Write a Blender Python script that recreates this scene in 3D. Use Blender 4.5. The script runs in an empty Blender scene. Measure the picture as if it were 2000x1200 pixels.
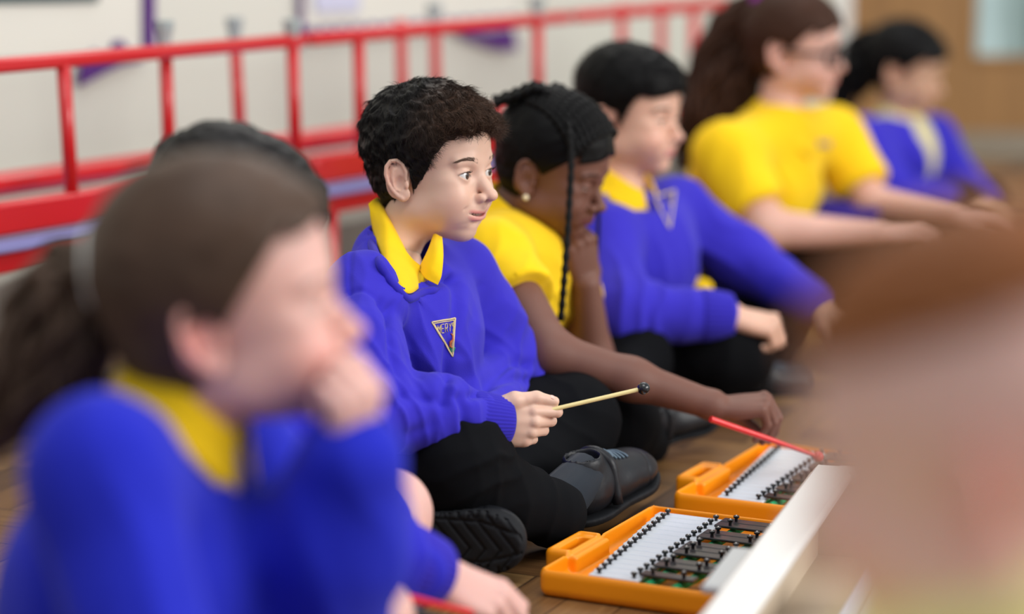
import bpy, bmesh, math, random, time
import numpy as np
from mathutils import Vector, Matrix
from mathutils.bvhtree import BVHTree
random.seed(7)
RNG = np.random.default_rng(11)
T0 = time.time()
SC = bpy.context.scene
COL = SC.collection
A = np.array
# ------------------------------------------------------------------ camera model (85 mm lens, 2000x1200)
FPX = 4722.0; CH = 0.85; PITCH = math.atan(830.0 / FPX)
SP, CP = math.sin(PITCH), math.cos(PITCH)
def P(px, py, D):
    xc = (px - 1000) / FPX * D; yc = -(py - 600) / FPX * D
    return A([xc, D * CP + yc * SP, CH + yc * CP - D * SP])
def PZ(px, py, z=0.0):
    D = (CH - z) / (SP + (py - 600) / FPX * CP)
    return P(px, py, D)
def nrm(v):
    v = np.asarray(v, float); return v / (np.linalg.norm(v) + 1e-12)
def s2l(c):
    return tuple((x / 12.92 if x <= .04045 else ((x + .055) / 1.055) ** 2.4) for x in [v / 255 for v in c]) + (1,)
# ------------------------------------------------------------------ materials
MATS = {}
def new_mat(name):
    m = bpy.data.materials.new(name); m.use_nodes = True; MATS[name] = m
    return m, m.node_tree, m.node_tree.nodes['Principled BSDF']
def simple(name, rgb, rough=.5, bump=0, bscale=200, metal=0, spec=.5, var=0, vscale=8, sheen=0, coat=0, sss=0, sssr=(1, .3, .15), trans=0):
    m, t, b = new_mat(name)
    c = s2l(rgb)
    b.inputs['Base Color'].default_value = c
    b.inputs['Roughness'].default_value = rough
    b.inputs['Metallic'].default_value = metal
    b.inputs['Specular IOR Level'].default_value = spec
    if coat: b.inputs['Coat Weight'].default_value = coat; b.inputs['Coat Roughness'].default_value = .08
    if sheen: b.inputs['Sheen Weight'].default_value = sheen; b.inputs['Sheen Roughness'].default_value = .5
    if sss:
        b.inputs['Subsurface Weight'].default_value = sss
        b.inputs['Subsurface Radius'].default_value = sssr; b.inputs['Subsurface Scale'].default_value = .006
    if trans: b.inputs['Transmission Weight'].default_value = trans
    tc = t.nodes.new('ShaderNodeTexCoord')
    if var:
        n = t.nodes.new('ShaderNodeTexNoise'); n.inputs['Scale'].default_value = vscale; n.inputs['Detail'].default_value = 4
        t.links.new(tc.outputs['Object'], n.inputs['Vector'])
        mx = t.nodes.new('ShaderNodeMixRGB'); mx.blend_type = 'MIX'
        mx.inputs[1].default_value = tuple(v * (1 - var) for v in c[:3]) + (1,)
        mx.inputs[2].default_value = tuple(min(1, v * (1 + var)) for v in c[:3]) + (1,)
        t.links.new(n.outputs['Fac'], mx.inputs[0]); t.links.new(mx.outputs[0], b.inputs['Base Color'])
    if bump:
        n = t.nodes.new('ShaderNodeTexNoise'); n.inputs['Scale'].default_value = bscale; n.inputs['Detail'].default_value = 3
        t.links.new(tc.outputs['Object'], n.inputs['Vector'])
        bp = t.nodes.new('ShaderNodeBump'); bp.inputs['Strength'].default_value = bump; bp.inputs['Distance'].default_value = .001
        t.links.new(n.outputs['Fac'], bp.inputs['Height']); t.links.new(bp.outputs[0], b.inputs['Normal'])
    return m
def skin_mat(name, rgb, lip, blush, rough=.48):
    m, t, b = new_mat(name)
    b.inputs['Roughness'].default_value = rough
    b.inputs['Subsurface Weight'].default_value = .25
    b.inputs['Subsurface Radius'].default_value = (1, .35, .2); b.inputs['Subsurface Scale'].default_value = .006
    at = t.nodes.new('ShaderNodeAttribute'); at.attribute_name = 'mask'
    sep = t.nodes.new('ShaderNodeSeparateColor'); t.links.new(at.outputs['Color'], sep.inputs[0])
    tc = t.nodes.new('ShaderNodeTexCoord')
    n = t.nodes.new('ShaderNodeTexNoise'); n.inputs['Scale'].default_value = 25; n.inputs['Detail'].default_value = 5
    t.links.new(tc.outputs['Object'], n.inputs['Vector'])
    base = t.nodes.new('ShaderNodeMixRGB'); c = s2l(rgb)
    base.inputs[1].default_value = (c[0] * .93, c[1] * .90, c[2] * .88, 1); base.inputs[2].default_value = (min(1, c[0] * 1.06), c[1] * 1.08, c[2] * 1.08, 1)
    t.links.new(n.outputs['Fac'], base.inputs[0])
    bl = t.nodes.new('ShaderNodeMixRGB'); bl.inputs[2].default_value = s2l(blush)
    t.links.new(base.outputs[0], bl.inputs[1]); t.links.new(sep.outputs[1], bl.inputs[0])
    lp = t.nodes.new('ShaderNodeMixRGB'); lp.inputs[2].default_value = s2l(lip)
    t.links.new(bl.outputs[0], lp.inputs[1]); t.links.new(sep.outputs[0], lp.inputs[0])
    nl = t.nodes.new('ShaderNodeMixRGB'); nl.inputs[2].default_value = tuple(v * .35 for v in c[:3]) + (1,)
    t.links.new(lp.outputs[0], nl.inputs[1]); t.links.new(sep.outputs[2], nl.inputs[0])
    t.links.new(nl.outputs[0], b.inputs['Base Color'])
    n2 = t.nodes.new('ShaderNodeTexNoise'); n2.inputs['Scale'].default_value = 900; n2.inputs['Detail'].default_value = 2
    t.links.new(tc.outputs['Object'], n2.inputs['Vector'])
    bp = t.nodes.new('ShaderNodeBump'); bp.inputs['Strength'].default_value = .12; bp.inputs['Distance'].default_value = .0006
    t.links.new(n2.outputs['Fac'], bp.inputs['Height']); t.links.new(bp.outputs[0], b.inputs['Normal'])
    return m
# ------------------------------------------------------------------ object helpers
def mesh_np(name, V, Fq, mat=None, smooth=True, mi=None):
    """V (n,3), Fq (m,4) or (m,3) arrays (or a list of arrays of either)."""
    me = bpy.data.meshes.new(name)
    if isinstance(Fq, np.ndarray): Fq = [Fq]
    Fq = [f for f in Fq if len(f)]
    V = np.asarray(V, np.float32)
    nl = sum(f.size for f in Fq); nf = sum(len(f) for f in Fq)
    me.vertices.add(len(V)); me.vertices.foreach_set('co', V.ravel())
    me.loops.add(nl); me.polygons.add(nf)
    me.loops.foreach_set('vertex_index', np.concatenate([f.ravel() for f in Fq]).astype(np.int32))
    tot = np.concatenate([np.full(len(f), f.shape[1]) for f in Fq]).astype(np.int32)
    st = np.concatenate([[0], np.cumsum(tot)[:-1]]).astype(np.int32)
    me.polygons.foreach_set('loop_start', st); me.polygons.foreach_set('loop_total', tot)
    if mi is not None: me.polygons.foreach_set('material_index', np.asarray(mi, np.int32))
    me.update(calc_edges=True); me.validate()
    me.polygons.foreach_set('use_smooth', np.full(len(me.polygons), smooth, bool))
    for m in (mat if isinstance(mat, (list, tuple)) else [mat]):
        if m: me.materials.append(m)
    return me
def link(name, me, parent=None):
    o = bpy.data.objects.new(name, me); COL.objects.link(o)
    if parent is not None:
        o.parent = parent
        pm = parent.matrix_world if parent.parent is None else parent.parent.matrix_basis @ parent.matrix_basis
        o.matrix_parent_inverse = (parent['_mw'] and Matrix([parent['_mw'][i * 4:i * 4 + 4] for i in range(4)]).inverted()) if '_mw' in parent else Matrix()
    return o
def empty(name, loc=(0, 0, 0), label=None, cat=None, group=None):
    o = bpy.data.objects.new(name, None); COL.objects.link(o); o.location = Vector(loc)
    o.empty_display_size = .05
    OFF[o.name] = np.asarray(loc, float)
    tag(o, label, cat, group); return o
OFF = {}
def tag(o, label=None, cat=None, group=None, kind=None):
    if label: o['label'] = label
    if cat: o['category'] = cat
    if group: o['group'] = group
    if kind: o['kind'] = kind
    return o
def put(name, V, Fq, mat, parent=None, smooth=True, mi=None):
    """link a mesh given in WORLD coordinates under a thing (its origin moves with the thing's base)."""
    V = np.asarray(V, float)
    off = np.zeros(3)
    if parent is not None:
        p = parent
        while p is not None:
            off = off + OFF.get(p.name, np.zeros(3)); p = p.parent
    me = mesh_np(name, V - off, Fq, mat, smooth, mi)
    o = bpy.data.objects.new(name, me); COL.objects.link(o)
    if parent is not None: o.parent = parent
    return o
class MB:
    def __init__(s): s.V = []; s.F = []; s.n = 0; s.M = []
    def add(s, V, Fl, mi=0):
        V = np.asarray(V, float); s.V.append(V)
        if isinstance(Fl, np.ndarray): Fl = [Fl]
        for f in Fl:
            if len(f): s.F.append(np.asarray(f) + s.n); s.M.append(np.full(len(f), mi))
        s.n += len(V); return s
    def box(s, c, d, R=None, mi=0, bev=0):
        c = A(c, float); d = A(d, float) / 2
        if bev:
            # bevelled box: 24 verts
            b = min(bev, min(d) * .99); vs = []; idx = {}
            for sx in (-1, 1):
                for sy in (-1, 1):
                    for sz in (-1, 1):
                        for ax in range(3):
                            v = A([sx, sy, sz]) * (d - b); v[ax] = A([sx, sy, sz])[ax] * d[ax]
                            idx[(sx, sy, sz, ax)] = len(vs); vs.append(v)
            q = []; t3 = []
            for ax in range(3):
                o1, o2 = [(1, 2), (2, 0), (0, 1)][ax]
                for sg in (-1, 1):
                    ring = []
                    for (p, r) in ((-1, -1), (1, -1), (1, 1), (-1, 1)):
                        k = [0, 0, 0]; k[ax] = sg; k[o1] = p; k[o2] = r; ring.append(idx[(*k, ax)])
                    q.append(ring if sg > 0 else ring[::-1])
                for p in (-1, 1):
                    for r in (-1, 1):
                        k0 = [0, 0, 0]; k0[ax] = -1; k0[o1] = p; k0[o2] = r; k1 = list(k0); k1[ax] = 1
                        f = [idx[(*k0, o1)], idx[(*k1, o1)], idx[(*k1, o2)], idx[(*k0, o2)]]
                        q.append(f if p * r < 0 else f[::-1])
            for sx in (-1, 1):
                for sy in (-1, 1):
                    for sz in (-1, 1):
                        f = [idx[(sx, sy, sz, i)] for i in range(3)]
                        t3.append(f if sx * sy * sz > 0 else f[::-1])
            vs = A(vs)
            if R is not None: vs = vs @ A(R).T
            return s.add(vs + c, [A(q), A(t3)], mi)
        vs = A([[x, y, z] for x in (-1, 1) for y in (-1, 1) for z in (-1, 1)]) * d
        if R is not None: vs = vs @ A(R).T
        return s.add(vs + c, A([[0, 1, 3, 2], [4, 6, 7, 5], [0, 4, 5, 1], [2, 3, 7, 6], [0, 2, 6, 4], [1, 5, 7, 3]]), mi)
    def tube(s, pts, r, n=10, mi=0, caps=True):
        V, Fl = tube(pts, r, n, caps); return s.add(V, Fl, mi)
    def lathe(s, prof, c, ax=(0, 0, 1), n=16, mi=0):
        pts = [A(c) + nrm(ax) * p[1] for p in prof]; return s.tube(pts, [max(p[0], 1e-5) for p in prof], n, mi)
    def build(s, name, mat, parent=None, smooth=False, angle=None):
        quads = [f for f in s.F]; 
        o = put(name, np.concatenate(s.V), quads, mat, parent, smooth, np.concatenate(s.M))
        if angle is not None:
            me = o.data; me.polygons.foreach_set('use_smooth', np.full(len(me.polygons), True, bool))
            sharp_by_angle(me, angle)
        return o
def sharp_by_angle(me, deg):
    try: me.set_sharp_from_angle(angle=math.radians(deg))
    except Exception: pass
def frames(pts):
    pts = A(pts, float); n = len(pts); T = np.gradient(pts, axis=0) if n > 2 else np.repeat([pts[1] - pts[0]], 2, 0)
    T = T / (np.linalg.norm(T, axis=1)[:, None] + 1e-12)
    # keep tangents for doubled points
    u = np.cross(T[0], [0, 0, 1.0]); 
    if np.linalg.norm(u) < .1: u = np.cross(T[0], [1.0, 0, 0])
    U = [nrm(u)]
    for i in range(1, n):
        v = U[-1] - T[i] * np.dot(U[-1], T[i]); U.append(nrm(v))
    U = A(U); W = np.cross(T, U); return T, U, W
def tube(pts, r, n=10, caps=True, flat=1.0):
    pts = A(pts, float); m = len(pts)
    d = np.linalg.norm(np.diff(pts, axis=0), axis=1)
    if (d < 1e-7).any():
        for i in range(1, m):
            if np.linalg.norm(pts[i] - pts[i - 1]) < 1e-7:
                k = i - 2 if i > 1 else 0
                pts[i] = pts[i - 1] + (nrm(pts[i - 1] - pts[k]) if i > 1 else nrm(pts[-1] - pts[0])) * 1e-6
    r = np.broadcast_to(np.asarray(r, float), (m,))
    T, U, W = frames(pts); a = np.linspace(0, 2 * np.pi, n, endpoint=False)
    V = pts[:, None] + r[:, None, None] * (np.cos(a)[None, :, None] * U[:, None] + flat * np.sin(a)[None, :, None] * W[:, None])
    V = V.reshape(-1, 3); i = np.arange(m - 1)[:, None] * n; j = np.arange(n)[None]; j2 = (j + 1) % n
    Q = np.stack([i + j, i + j2, i + n + j2, i + n + j], -1).reshape(-1, 4)
    Fl = [Q]
    if caps:
        V = np.vstack([V, pts[0], pts[-1]]); c0 = len(V) - 2; c1 = c0 + 1; jj = np.arange(n); k = (jj + 1) % n
        Fl.append(np.stack([np.full(n, c0), k, jj], -1)); Fl.append(np.stack([np.full(n, c1), (m - 1) * n + jj, (m - 1) * n + k], -1))
    return V, Fl
def spline(pts, n=24):
    pts = A(pts, float); m = len(pts); Pp = np.vstack([2 * pts[0] - pts[1], pts, 2 * pts[-1] - pts[-2]]); out = []
    for t in np.linspace(0, m - 1, n):
        i = min(int(t), m - 2); f = t - i; a, b, c, d = Pp[i:i + 4]
        out.append(.5 * (2 * b + (c - a) * f + (2 * a - 5 * b + 4 * c - d) * f * f + (3 * b - 3 * c + d - a) * f ** 3))
    return A(out)
def rotm(yaw=0, pitch=0, roll=0):
    """columns forward, left, up: yaw about z, pitch>0 nods down, roll>0 tilts to own right"""
    return A((Matrix.Rotation(yaw, 3, 'Z') @ Matrix.Rotation(pitch, 3, 'Y') @ Matrix.Rotation(roll, 3, 'X')))
# ------------------------------------------------------------------ implicit surfaces
def smin(a, b, k):
    if k <= 0: return np.minimum(a, b)
    h = np.clip(.5 + .5 * (b - a) / k, 0, 1); return b + (a - b) * h - k * h * (1 - h)
def ell(c, r, R=None):
    c = A(c, float); r = A(r, float); m = r.max()
    def f(X, Y, Z):
        x, y, z = X - c[0], Y - c[1], Z - c[2]
        if R is not None: x, y, z = (R[0][i] * x + R[1][i] * y + R[2][i] * z for i in range(3))
        k0 = np.sqrt((x / r[0]) ** 2 + (y / r[1]) ** 2 + (z / r[2]) ** 2)
        k1 = np.sqrt((x / r[0] ** 2) ** 2 + (y / r[1] ** 2) ** 2 + (z / r[2] ** 2) ** 2) + 1e-9
        return k0 * (k0 - 1) / k1
    return c - m, c + m, f
def sph(c, r): 
    c = A(c, float)
    return c - r, c + r, lambda X, Y, Z: np.sqrt((X - c[0]) ** 2 + (Y - c[1]) ** 2 + (Z - c[2]) ** 2) - r
def cone(a, b, ra, rb=None, sc=None, R=None):
    """capsule with two radii (linear)"""
    a = A(a, float); b = A(b, float); rb = ra if rb is None else rb
    ba = b - a; L2 = max(ba @ ba, 1e-12); m = max(ra, rb)
    def f(X, Y, Z):
        x, y, z = X - a[0], Y - a[1], Z - a[2]
        h = np.clip((x * ba[0] + y * ba[1] + z * ba[2]) / L2, 0, 1)
        return np.sqrt((x - ba[0] * h) ** 2 + (y - ba[1] * h) ** 2 + (z - ba[2] * h) ** 2) - (ra + (rb - ra) * h)
    return np.minimum(a, b) - m, np.maximum(a, b) + m, f
def rbox(c, d, rr=.0, R=None):
    c = A(c, float); d = A(d, float) / 2; m = np.linalg.norm(d)
    def f(X, Y, Z):
        x, y, z = X - c[0], Y - c[1], Z - c[2]
        if R is not None: x, y, z = (R[0][i] * x + R[1][i] * y + R[2][i] * z for i in range(3))
        qx, qy, qz = abs(x) - d[0] + rr, abs(y) - d[1] + rr, abs(z) - d[2] + rr
        return np.sqrt(np.maximum(qx, 0) ** 2 + np.maximum(qy, 0) ** 2 + np.maximum(qz, 0) ** 2) + np.minimum(np.maximum(qx, np.maximum(qy, qz)), 0) - rr
    return c - m, c + m, f
class Fld:
    def __init__(s, lo, hi, r):
        s.lo = A(lo, float); s.r = r; s.n = np.ceil((A(hi) - s.lo) / r).astype(int) + 1
        s.v = np.full(s.n, .5, np.float32); s.ax = [(s.lo[i] + np.arange(s.n[i]) * r).astype(np.float32) for i in range(3)]
    def blk(s, lo, hi, m):
        i0 = np.clip(np.floor((lo - m - s.lo) / s.r).astype(int), 0, s.n); i1 = np.clip(np.ceil((hi + m - s.lo) / s.r).astype(int) + 1, 0, s.n)
        if (i1 <= i0).any(): return None
        sl = tuple(slice(a, b) for a, b in zip(i0, i1))
        return sl, s.ax[0][sl[0]][:, None, None], s.ax[1][sl[1]][None, :, None], s.ax[2][sl[2]][None, None, :]
    def add(s, pr, k=0):
        b = s.blk(pr[0], pr[1], k + 3 * s.r)
        if b: s.v[b[0]] = smin(s.v[b[0]], pr[2](*b[1:]), k)
        return s
    def sub(s, pr, k=0):
        b = s.blk(pr[0], pr[1], k + 3 * s.r)
        if b: s.v[b[0]] = -smin(-s.v[b[0]], pr[2](*b[1:]), k)
        return s
    def chain(s, pts, rad, k=.004, sub=False):
        rad = np.broadcast_to(np.asarray(rad, float), (len(pts),))
        f = None; lo = np.min(A(pts), 0) - rad.max(); hi = np.max(A(pts), 0) + rad.max()
        ps = [cone(pts[i], pts[i + 1], rad[i], rad[i + 1]) for i in range(len(pts) - 1)]
        def g(X, Y, Z):
            v = ps[0][2](X, Y, Z)
            for p in ps[1:]: v = np.minimum(v, p[2](X, Y, Z))
            return v
        return (s.sub if sub else s.add)((lo, hi, g), k)
    def cut(s, fn):   # keep where fn<0
        X, Y, Z = s.ax[0][:, None, None], s.ax[1][None, :, None], s.ax[2][None, None, :]
        s.v = np.maximum(s.v, fn(X, Y, Z)).astype(np.float32); return s
    def mesh(s):
        v = s.v; ins = v < 0
        nx, ny, nz = v.shape
        c = np.zeros((nx - 1, ny - 1, nz - 1), np.uint8)
        for dx in (0, 1):
            for dy in (0, 1):
                for dz in (0, 1): c += ins[dx:nx - 1 + dx, dy:ny - 1 + dy, dz:nz - 1 + dz]
        act = (c > 0) & (c < 8); idx = np.argwhere(act); N = len(idx)
        vid = np.full(act.shape, -1, np.int32); vid[act] = np.arange(N)
        acc = np.zeros((N, 3)); cnt = np.zeros(N)
        for ax in range(3):
            o = [i for i in range(3) if i != ax]
            for p in (0, 1):
                for q in (0, 1):
                    d = np.zeros(3, int); d[o[0]] = p; d[o[1]] = q; e = d.copy(); e[ax] = 1
                    i0 = idx + d; i1 = idx + e; a = v[tuple(i0.T)]; b = v[tuple(i1.T)]
                    m = (a < 0) != (b < 0); t = np.where(m, a / np.where(m, a - b, 1), 0)
                    pt = d[None] + t[:, None] * (e - d)[None]; acc[m] += pt[m]; cnt[m] += 1
        V = s.lo + (idx + acc / cnt[:, None]) * s.r
        Fs = []
        for ax in range(3):
            o = [(ax + 1) % 3, (ax + 2) % 3]
            sl0 = [slice(None)] * 3; sl1 = [slice(None)] * 3; sl0[ax] = slice(0, -1); sl1[ax] = slice(1, None)
            a = ins[tuple(sl0)]; b = ins[tuple(sl1)]; E = np.argwhere(a != b)
            E = E[(E[:, o[0]] > 0) & (E[:, o[1]] > 0) & (E[:, o[0]] < v.shape[o[0]] - 1) & (E[:, o[1]] < v.shape[o[1]] - 1)]
            fl = a[tuple(E.T)]; q = []
            for (p, r_) in ((-1, -1), (0, -1), (0, 0), (-1, 0)):
                d = np.zeros(3, int); d[o[0]] = p; d[o[1]] = r_; q.append(vid[tuple((E + d).T)])
            q = np.stack(q, -1); q[~fl] = q[~fl][:, ::-1]; Fs.append(q)
        Fq = np.concatenate(Fs); return V, Fq[(Fq >= 0).all(1)]
def normals(V, Fq):
    a, b, c, d = (V[Fq[:, i]] for i in range(4)); n = np.cross(c - a, d - b); N = np.zeros_like(V)
    for i in range(4):
        for k in range(3): N[:, k] += np.bincount(Fq[:, i], n[:, k], len(V))
    return N / (np.linalg.norm(N, axis=1)[:, None] + 1e-12)
def relax(V, Fq, it=1, lam=.5):
    for _ in range(it):
        S = np.zeros_like(V); C = np.zeros(len(V))
        for i in range(4):
            j = (i + 1) % 4
            for k in range(3):
                S[:, k] += np.bincount(Fq[:, i], V[Fq[:, j], k], len(V)) + np.bincount(Fq[:, j], V[Fq[:, i], k], len(V))
            C += np.bincount(Fq[:, i], minlength=len(V)) + np.bincount(Fq[:, j], minlength=len(V))
        V = V + lam * (S / np.maximum(C, 1)[:, None] - V)
    return V
_L = RNG.random((32, 32, 32)).astype(np.float32)
def vnoise(p):
    i = np.floor(p).astype(int); f = p - i; f = f * f * (3 - 2 * f); r = 0
    for dx in (0, 1):
        for dy in (0, 1):
            for dz in (0, 1):
                w = (f[..., 0] if dx else 1 - f[..., 0]) * (f[..., 1] if dy else 1 - f[..., 1]) * (f[..., 2] if dz else 1 - f[..., 2])
                r = r + w * _L[(i[..., 0] + dx) % 32, (i[..., 1] + dy) % 32, (i[..., 2] + dz) % 32]
    return r * 2 - 1
def fbm(p, o=3):
    r = 0; a = 1
    for _ in range(o): r = r + a * vnoise(p); p = p * 2.03 + 7.1; a *= .5
    return r
# ------------------------------------------------------------------ head (local frame: x forward, y left, z up, origin between the ears)
def ear_pts(s, o, a=.5, sc=1.0):
    """plate coords (u back along the ear, v up, w outward) -> head local"""
    ub = nrm([-math.cos(a), s * math.sin(a), 0]); w = nrm([math.sin(a), s * math.cos(a), 0]); v = nrm([-.12, 0, 1])
    o = A(o, float)
    return (lambda p: o + (ub * p[0] + v * p[1] + w * (p[2] if len(p) > 2 else 0)) * sc), np.stack([ub, w, v], 1)
def head_field(h, r, zmin=-.16):
    """h: dict of shape parameters"""
    F = Fld((-.125, -.115, zmin), (.130, .115, .15), r)
    w = h.get('w', 1.0); ch = h.get('cheek', 1.0); z0 = h.get('jawz', 0); rc = h.get('rec', 0)
    F.add(ell((-.012, 0, .046), (.090, .071 * w, .079)))
    F.add(ell((.022, 0, .046), (.061, .061 * w, .060)), .012)
    F.add(ell((.026, 0, -.006), (.054, .055 * w, .060)), .018)
    F.add(ell((.030 - rc * .8, 0, -.042 + z0), (.049, .046 * w, .039)), .02)
    F.add(ell((.066 - rc * 1.1, 0, -.068 + z0), (.017, .019, .015)), .016)
    for s in (-1, 1):
        F.add(ell((.046, s * .031, -.026), (.030 * ch, .024 * ch, .028)), .016)     # cheek
        F.add(ell((.052, s * .038, .004), (.018, .014, .010)), .016)              # cheekbone
        F.add(ell((.004, s * .043 * w, -.040), (.026, .016, .020)), .02)       # jaw angle
        F.chain([(.0735, s * .008, .030), (.0745, s * .022, .034), (.066, s * .040, .031)], [.007, .0075, .006], .010)   # brow
        F.sub(ell((.083, s * .0285, .013), (.0135, .0150, .0085)), .008)               # socket
    # nose
    nx = h.get('nose', 1.0); nw = h.get('nosew', 1.0); up = h.get('noseup', 0.0)
    F.chain([(.0735, 0, .026), (.0800, 0, .012), (.0880, 0, -.002)], [.0058, .0054, .0062], .009)
    F.chain([(.0850, 0, -.001), (.0925 + .003 * nx, 0, -.0125 + up)], [.0068, .0080], .007)
    F.add(ell((.0935 + .0050 * nx, 0, -.0155 + up), (.0080, .0085 * nw, .0072)), .005)
    for s in (-1, 1):
        F.add(ell((.0880, s * .0108 * nw, -.0185 + up * .7), (.0085, .0058 * nw, .0062)), .0045)
    F.chain([(.0940, 0, -.021 + up), (.0885, 0, -.026)], [.0038, .0040], .004)
    F.add(ell((.072 - rc * .35, 0, -.032), (.018, .022, .012)), .012)                           # muzzle
    for s in (-1, 1):
        F.sub(ell((.0945, s * .0054 * nw, -.0228 + up), (.0040, .0022, .0030)), .002)
        F.sub(ell((.0860, s * .0178 * nw, -.0185), (.0020, .0014, .0060)), .004)
    F.chain([(.0925, 0, -.029), (.0925, 0, -.034)], .0016, .003, sub=True)            # philtrum
    # mouth
    sm = h.get('smile', 0.0); op = h.get('open', 0.0)
    mw = h.get('mouth', .0225); ys = np.linspace(-mw, mw, 21); q = ys / mw
    mx = lambda y: .0868 - rc * .5 - h.get('mc', 22) * y * y; mz = lambda y: -.0420 + sm * 8 * y * y
    lu = .0040 * np.sqrt(1 - q ** 2 * .93) * h.get('lipt', 1); ll = .0046 * np.sqrt(1 - q ** 2 * .93) * h.get('lipt', 1)
    F.add(ell((.066 - rc * .6, 0, -.045), (.019, .031, .013)), .012)
    upper = [(mx(y) + .0005, y, mz(y) + (.0026 + op * .6) * (1 - qq ** 4) + .0008 * math.exp(-((abs(y) - .005) / .003) ** 2)) for y, qq in zip(ys, q)]
    lower = [(mx(y) - .0012, y, mz(y) - (.0036 + op) * (1 - qq ** 4)) for y, qq in zip(ys, q)]
    F.chain(upper, lu, .0025); F.chain(lower, ll, .0030)
    gap = [(mx(y) + .002, y, mz(y) - op * .2) for y in ys]
    if op > 0:
        F.chain([(g[0] - .004, g[1], g[2]) for g in gap], np.maximum(.0006, (.0008 + op * 1.0) * np.sqrt(1 - q ** 2 * .9)), .0008, sub=True)
        F.chain([(g[0] - .0005, g[1], g[2]) for g in gap], np.maximum(.0005, (.0006 + op * .8) * np.sqrt(1 - q ** 2 * .9)), .0006, sub=True)
        F.add(ell((.071 - rc, 0, -.0535), (.010, .016, .004)), .01)
    else:
        F.chain([(g[0] + .0015, g[1], g[2]) for g in gap], .0007, .0012, sub=True)
    F.sub(ell((.0845 - rc * .7, 0, -.0550 + z0 * .5), (.0040, .010, .0024)), .007)                    # fold under the lip
    for s in (-1, 1):
        F.chain([(.0905, s * .0215, -.0270), (.0825 - rc * .6, s * .0310 + s * rc * .3, -.0370 + sm * .005)], .0008, .005, sub=True)      # smile fold
        F.add(ell((.056, s * .036, -.020 + sm * .004), (.020, .014, .014)), .014)
    # eyelids
    ex, ey, ez, er = .0655, .0300, .0125, .0122
    op_e = h.get('eye', .0046); dn = h.get('lids', 0)
    for s in (-1, 1):
        c = A((ex, s * ey, ez))
        F.add(sph(c, er + .0017), .0035)
        def lens(X, Y, Z, c=c, s=s):
            y = (Y - c[1]) * s; z = Z - c[2] - y * .10 + dn * .5
            hw = .0122; hh = op_e * (1 - dn * 100 * .0)
            Rr = (hw * hw + hh * hh) / (2 * hh)
            d = np.sqrt(y ** 2 + (np.abs(z) + Rr - hh) ** 2) - Rr
            return np.maximum(d, c[0] + .002 - X) + 0 * X
        F.sub((c + A((0, -.014, -.012)), c + A((.02, .014, .012)), lens), .0012)
        F.add(sph(c, er - .0006), 0)
        # crease above the lid
        yy = np.linspace(-.011, .012, 7)
        F.chain([(ex + math.sqrt(max((er + .0032) ** 2 - y * y - .0085 ** 2, 0)), s * (ey + y), ez + .0082 - 10 * y * y) for y in yy], .0006, .0016, sub=True)
    # ears
    if h.get('ears', True):
        for s in (-1, 1):
            E, R = ear_pts(s, (h.get('earx', -.004), s * .0665 * w, -.001), h.get('eara', .42), h.get('ears_s', 1.0))
            F.add(ell(E((.011, .003, -.0015)), (.017, .0046, .027), R), .003)
            F.add(ell(E((.004, -.018, 0)), (.010, .0040, .010), R), .003)
            F.chain([E(p) for p in ((-.002, .004, .003), (-.003, .014, .003), (.001, .024, .003), (.010, .030, .003), (.019, .028, .0035), (.025, .020, .004), (.0265, .009, .004), (.024, -.003, .0035), (.018, -.013, .003), (.011, -.020, .0025), (.005, -.023, .002))],
                    [.002, .0025, .0029, .0030, .0030, .0030, .0029, .0027, .0027, .0030, .0038], .0018)
            F.chain([E(p) for p in ((.011, .022, .002), (.016, .014, .0028), (.018, .005, .003), (.015, -.006, .003), (.010, -.011, .003))], [.0018, .0024, .0024, .0024, .0026], .002)
            F.sub(ell(E((.008, -.001, .004)), (.0065, .0048, .0095), R), .0025)
            F.sub(ell(E((.010, .0225, .0035)), (.0055, .0016, .0032), R), .002)
            F.add(ell(E((-.0025, -.004, .003)), (.0035, .003, .0055), R), .002)
    return F, dict(upper=A(upper), lower=A(lower), lu=lu, ll=ll, gap=A(gap), eye=(ex, ey, ez, er), op=op)
def seg_dist(V, pts):
    d = np.full(len(V), 9.)
    for a, b in zip(pts[:-1], pts[1:]):
        ba = b - a; h = np.clip(((V - a) @ ba) / (ba @ ba), 0, 1); d = np.minimum(d, np.linalg.norm(V - a - h[:, None] * ba, axis=1))
    return d
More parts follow.
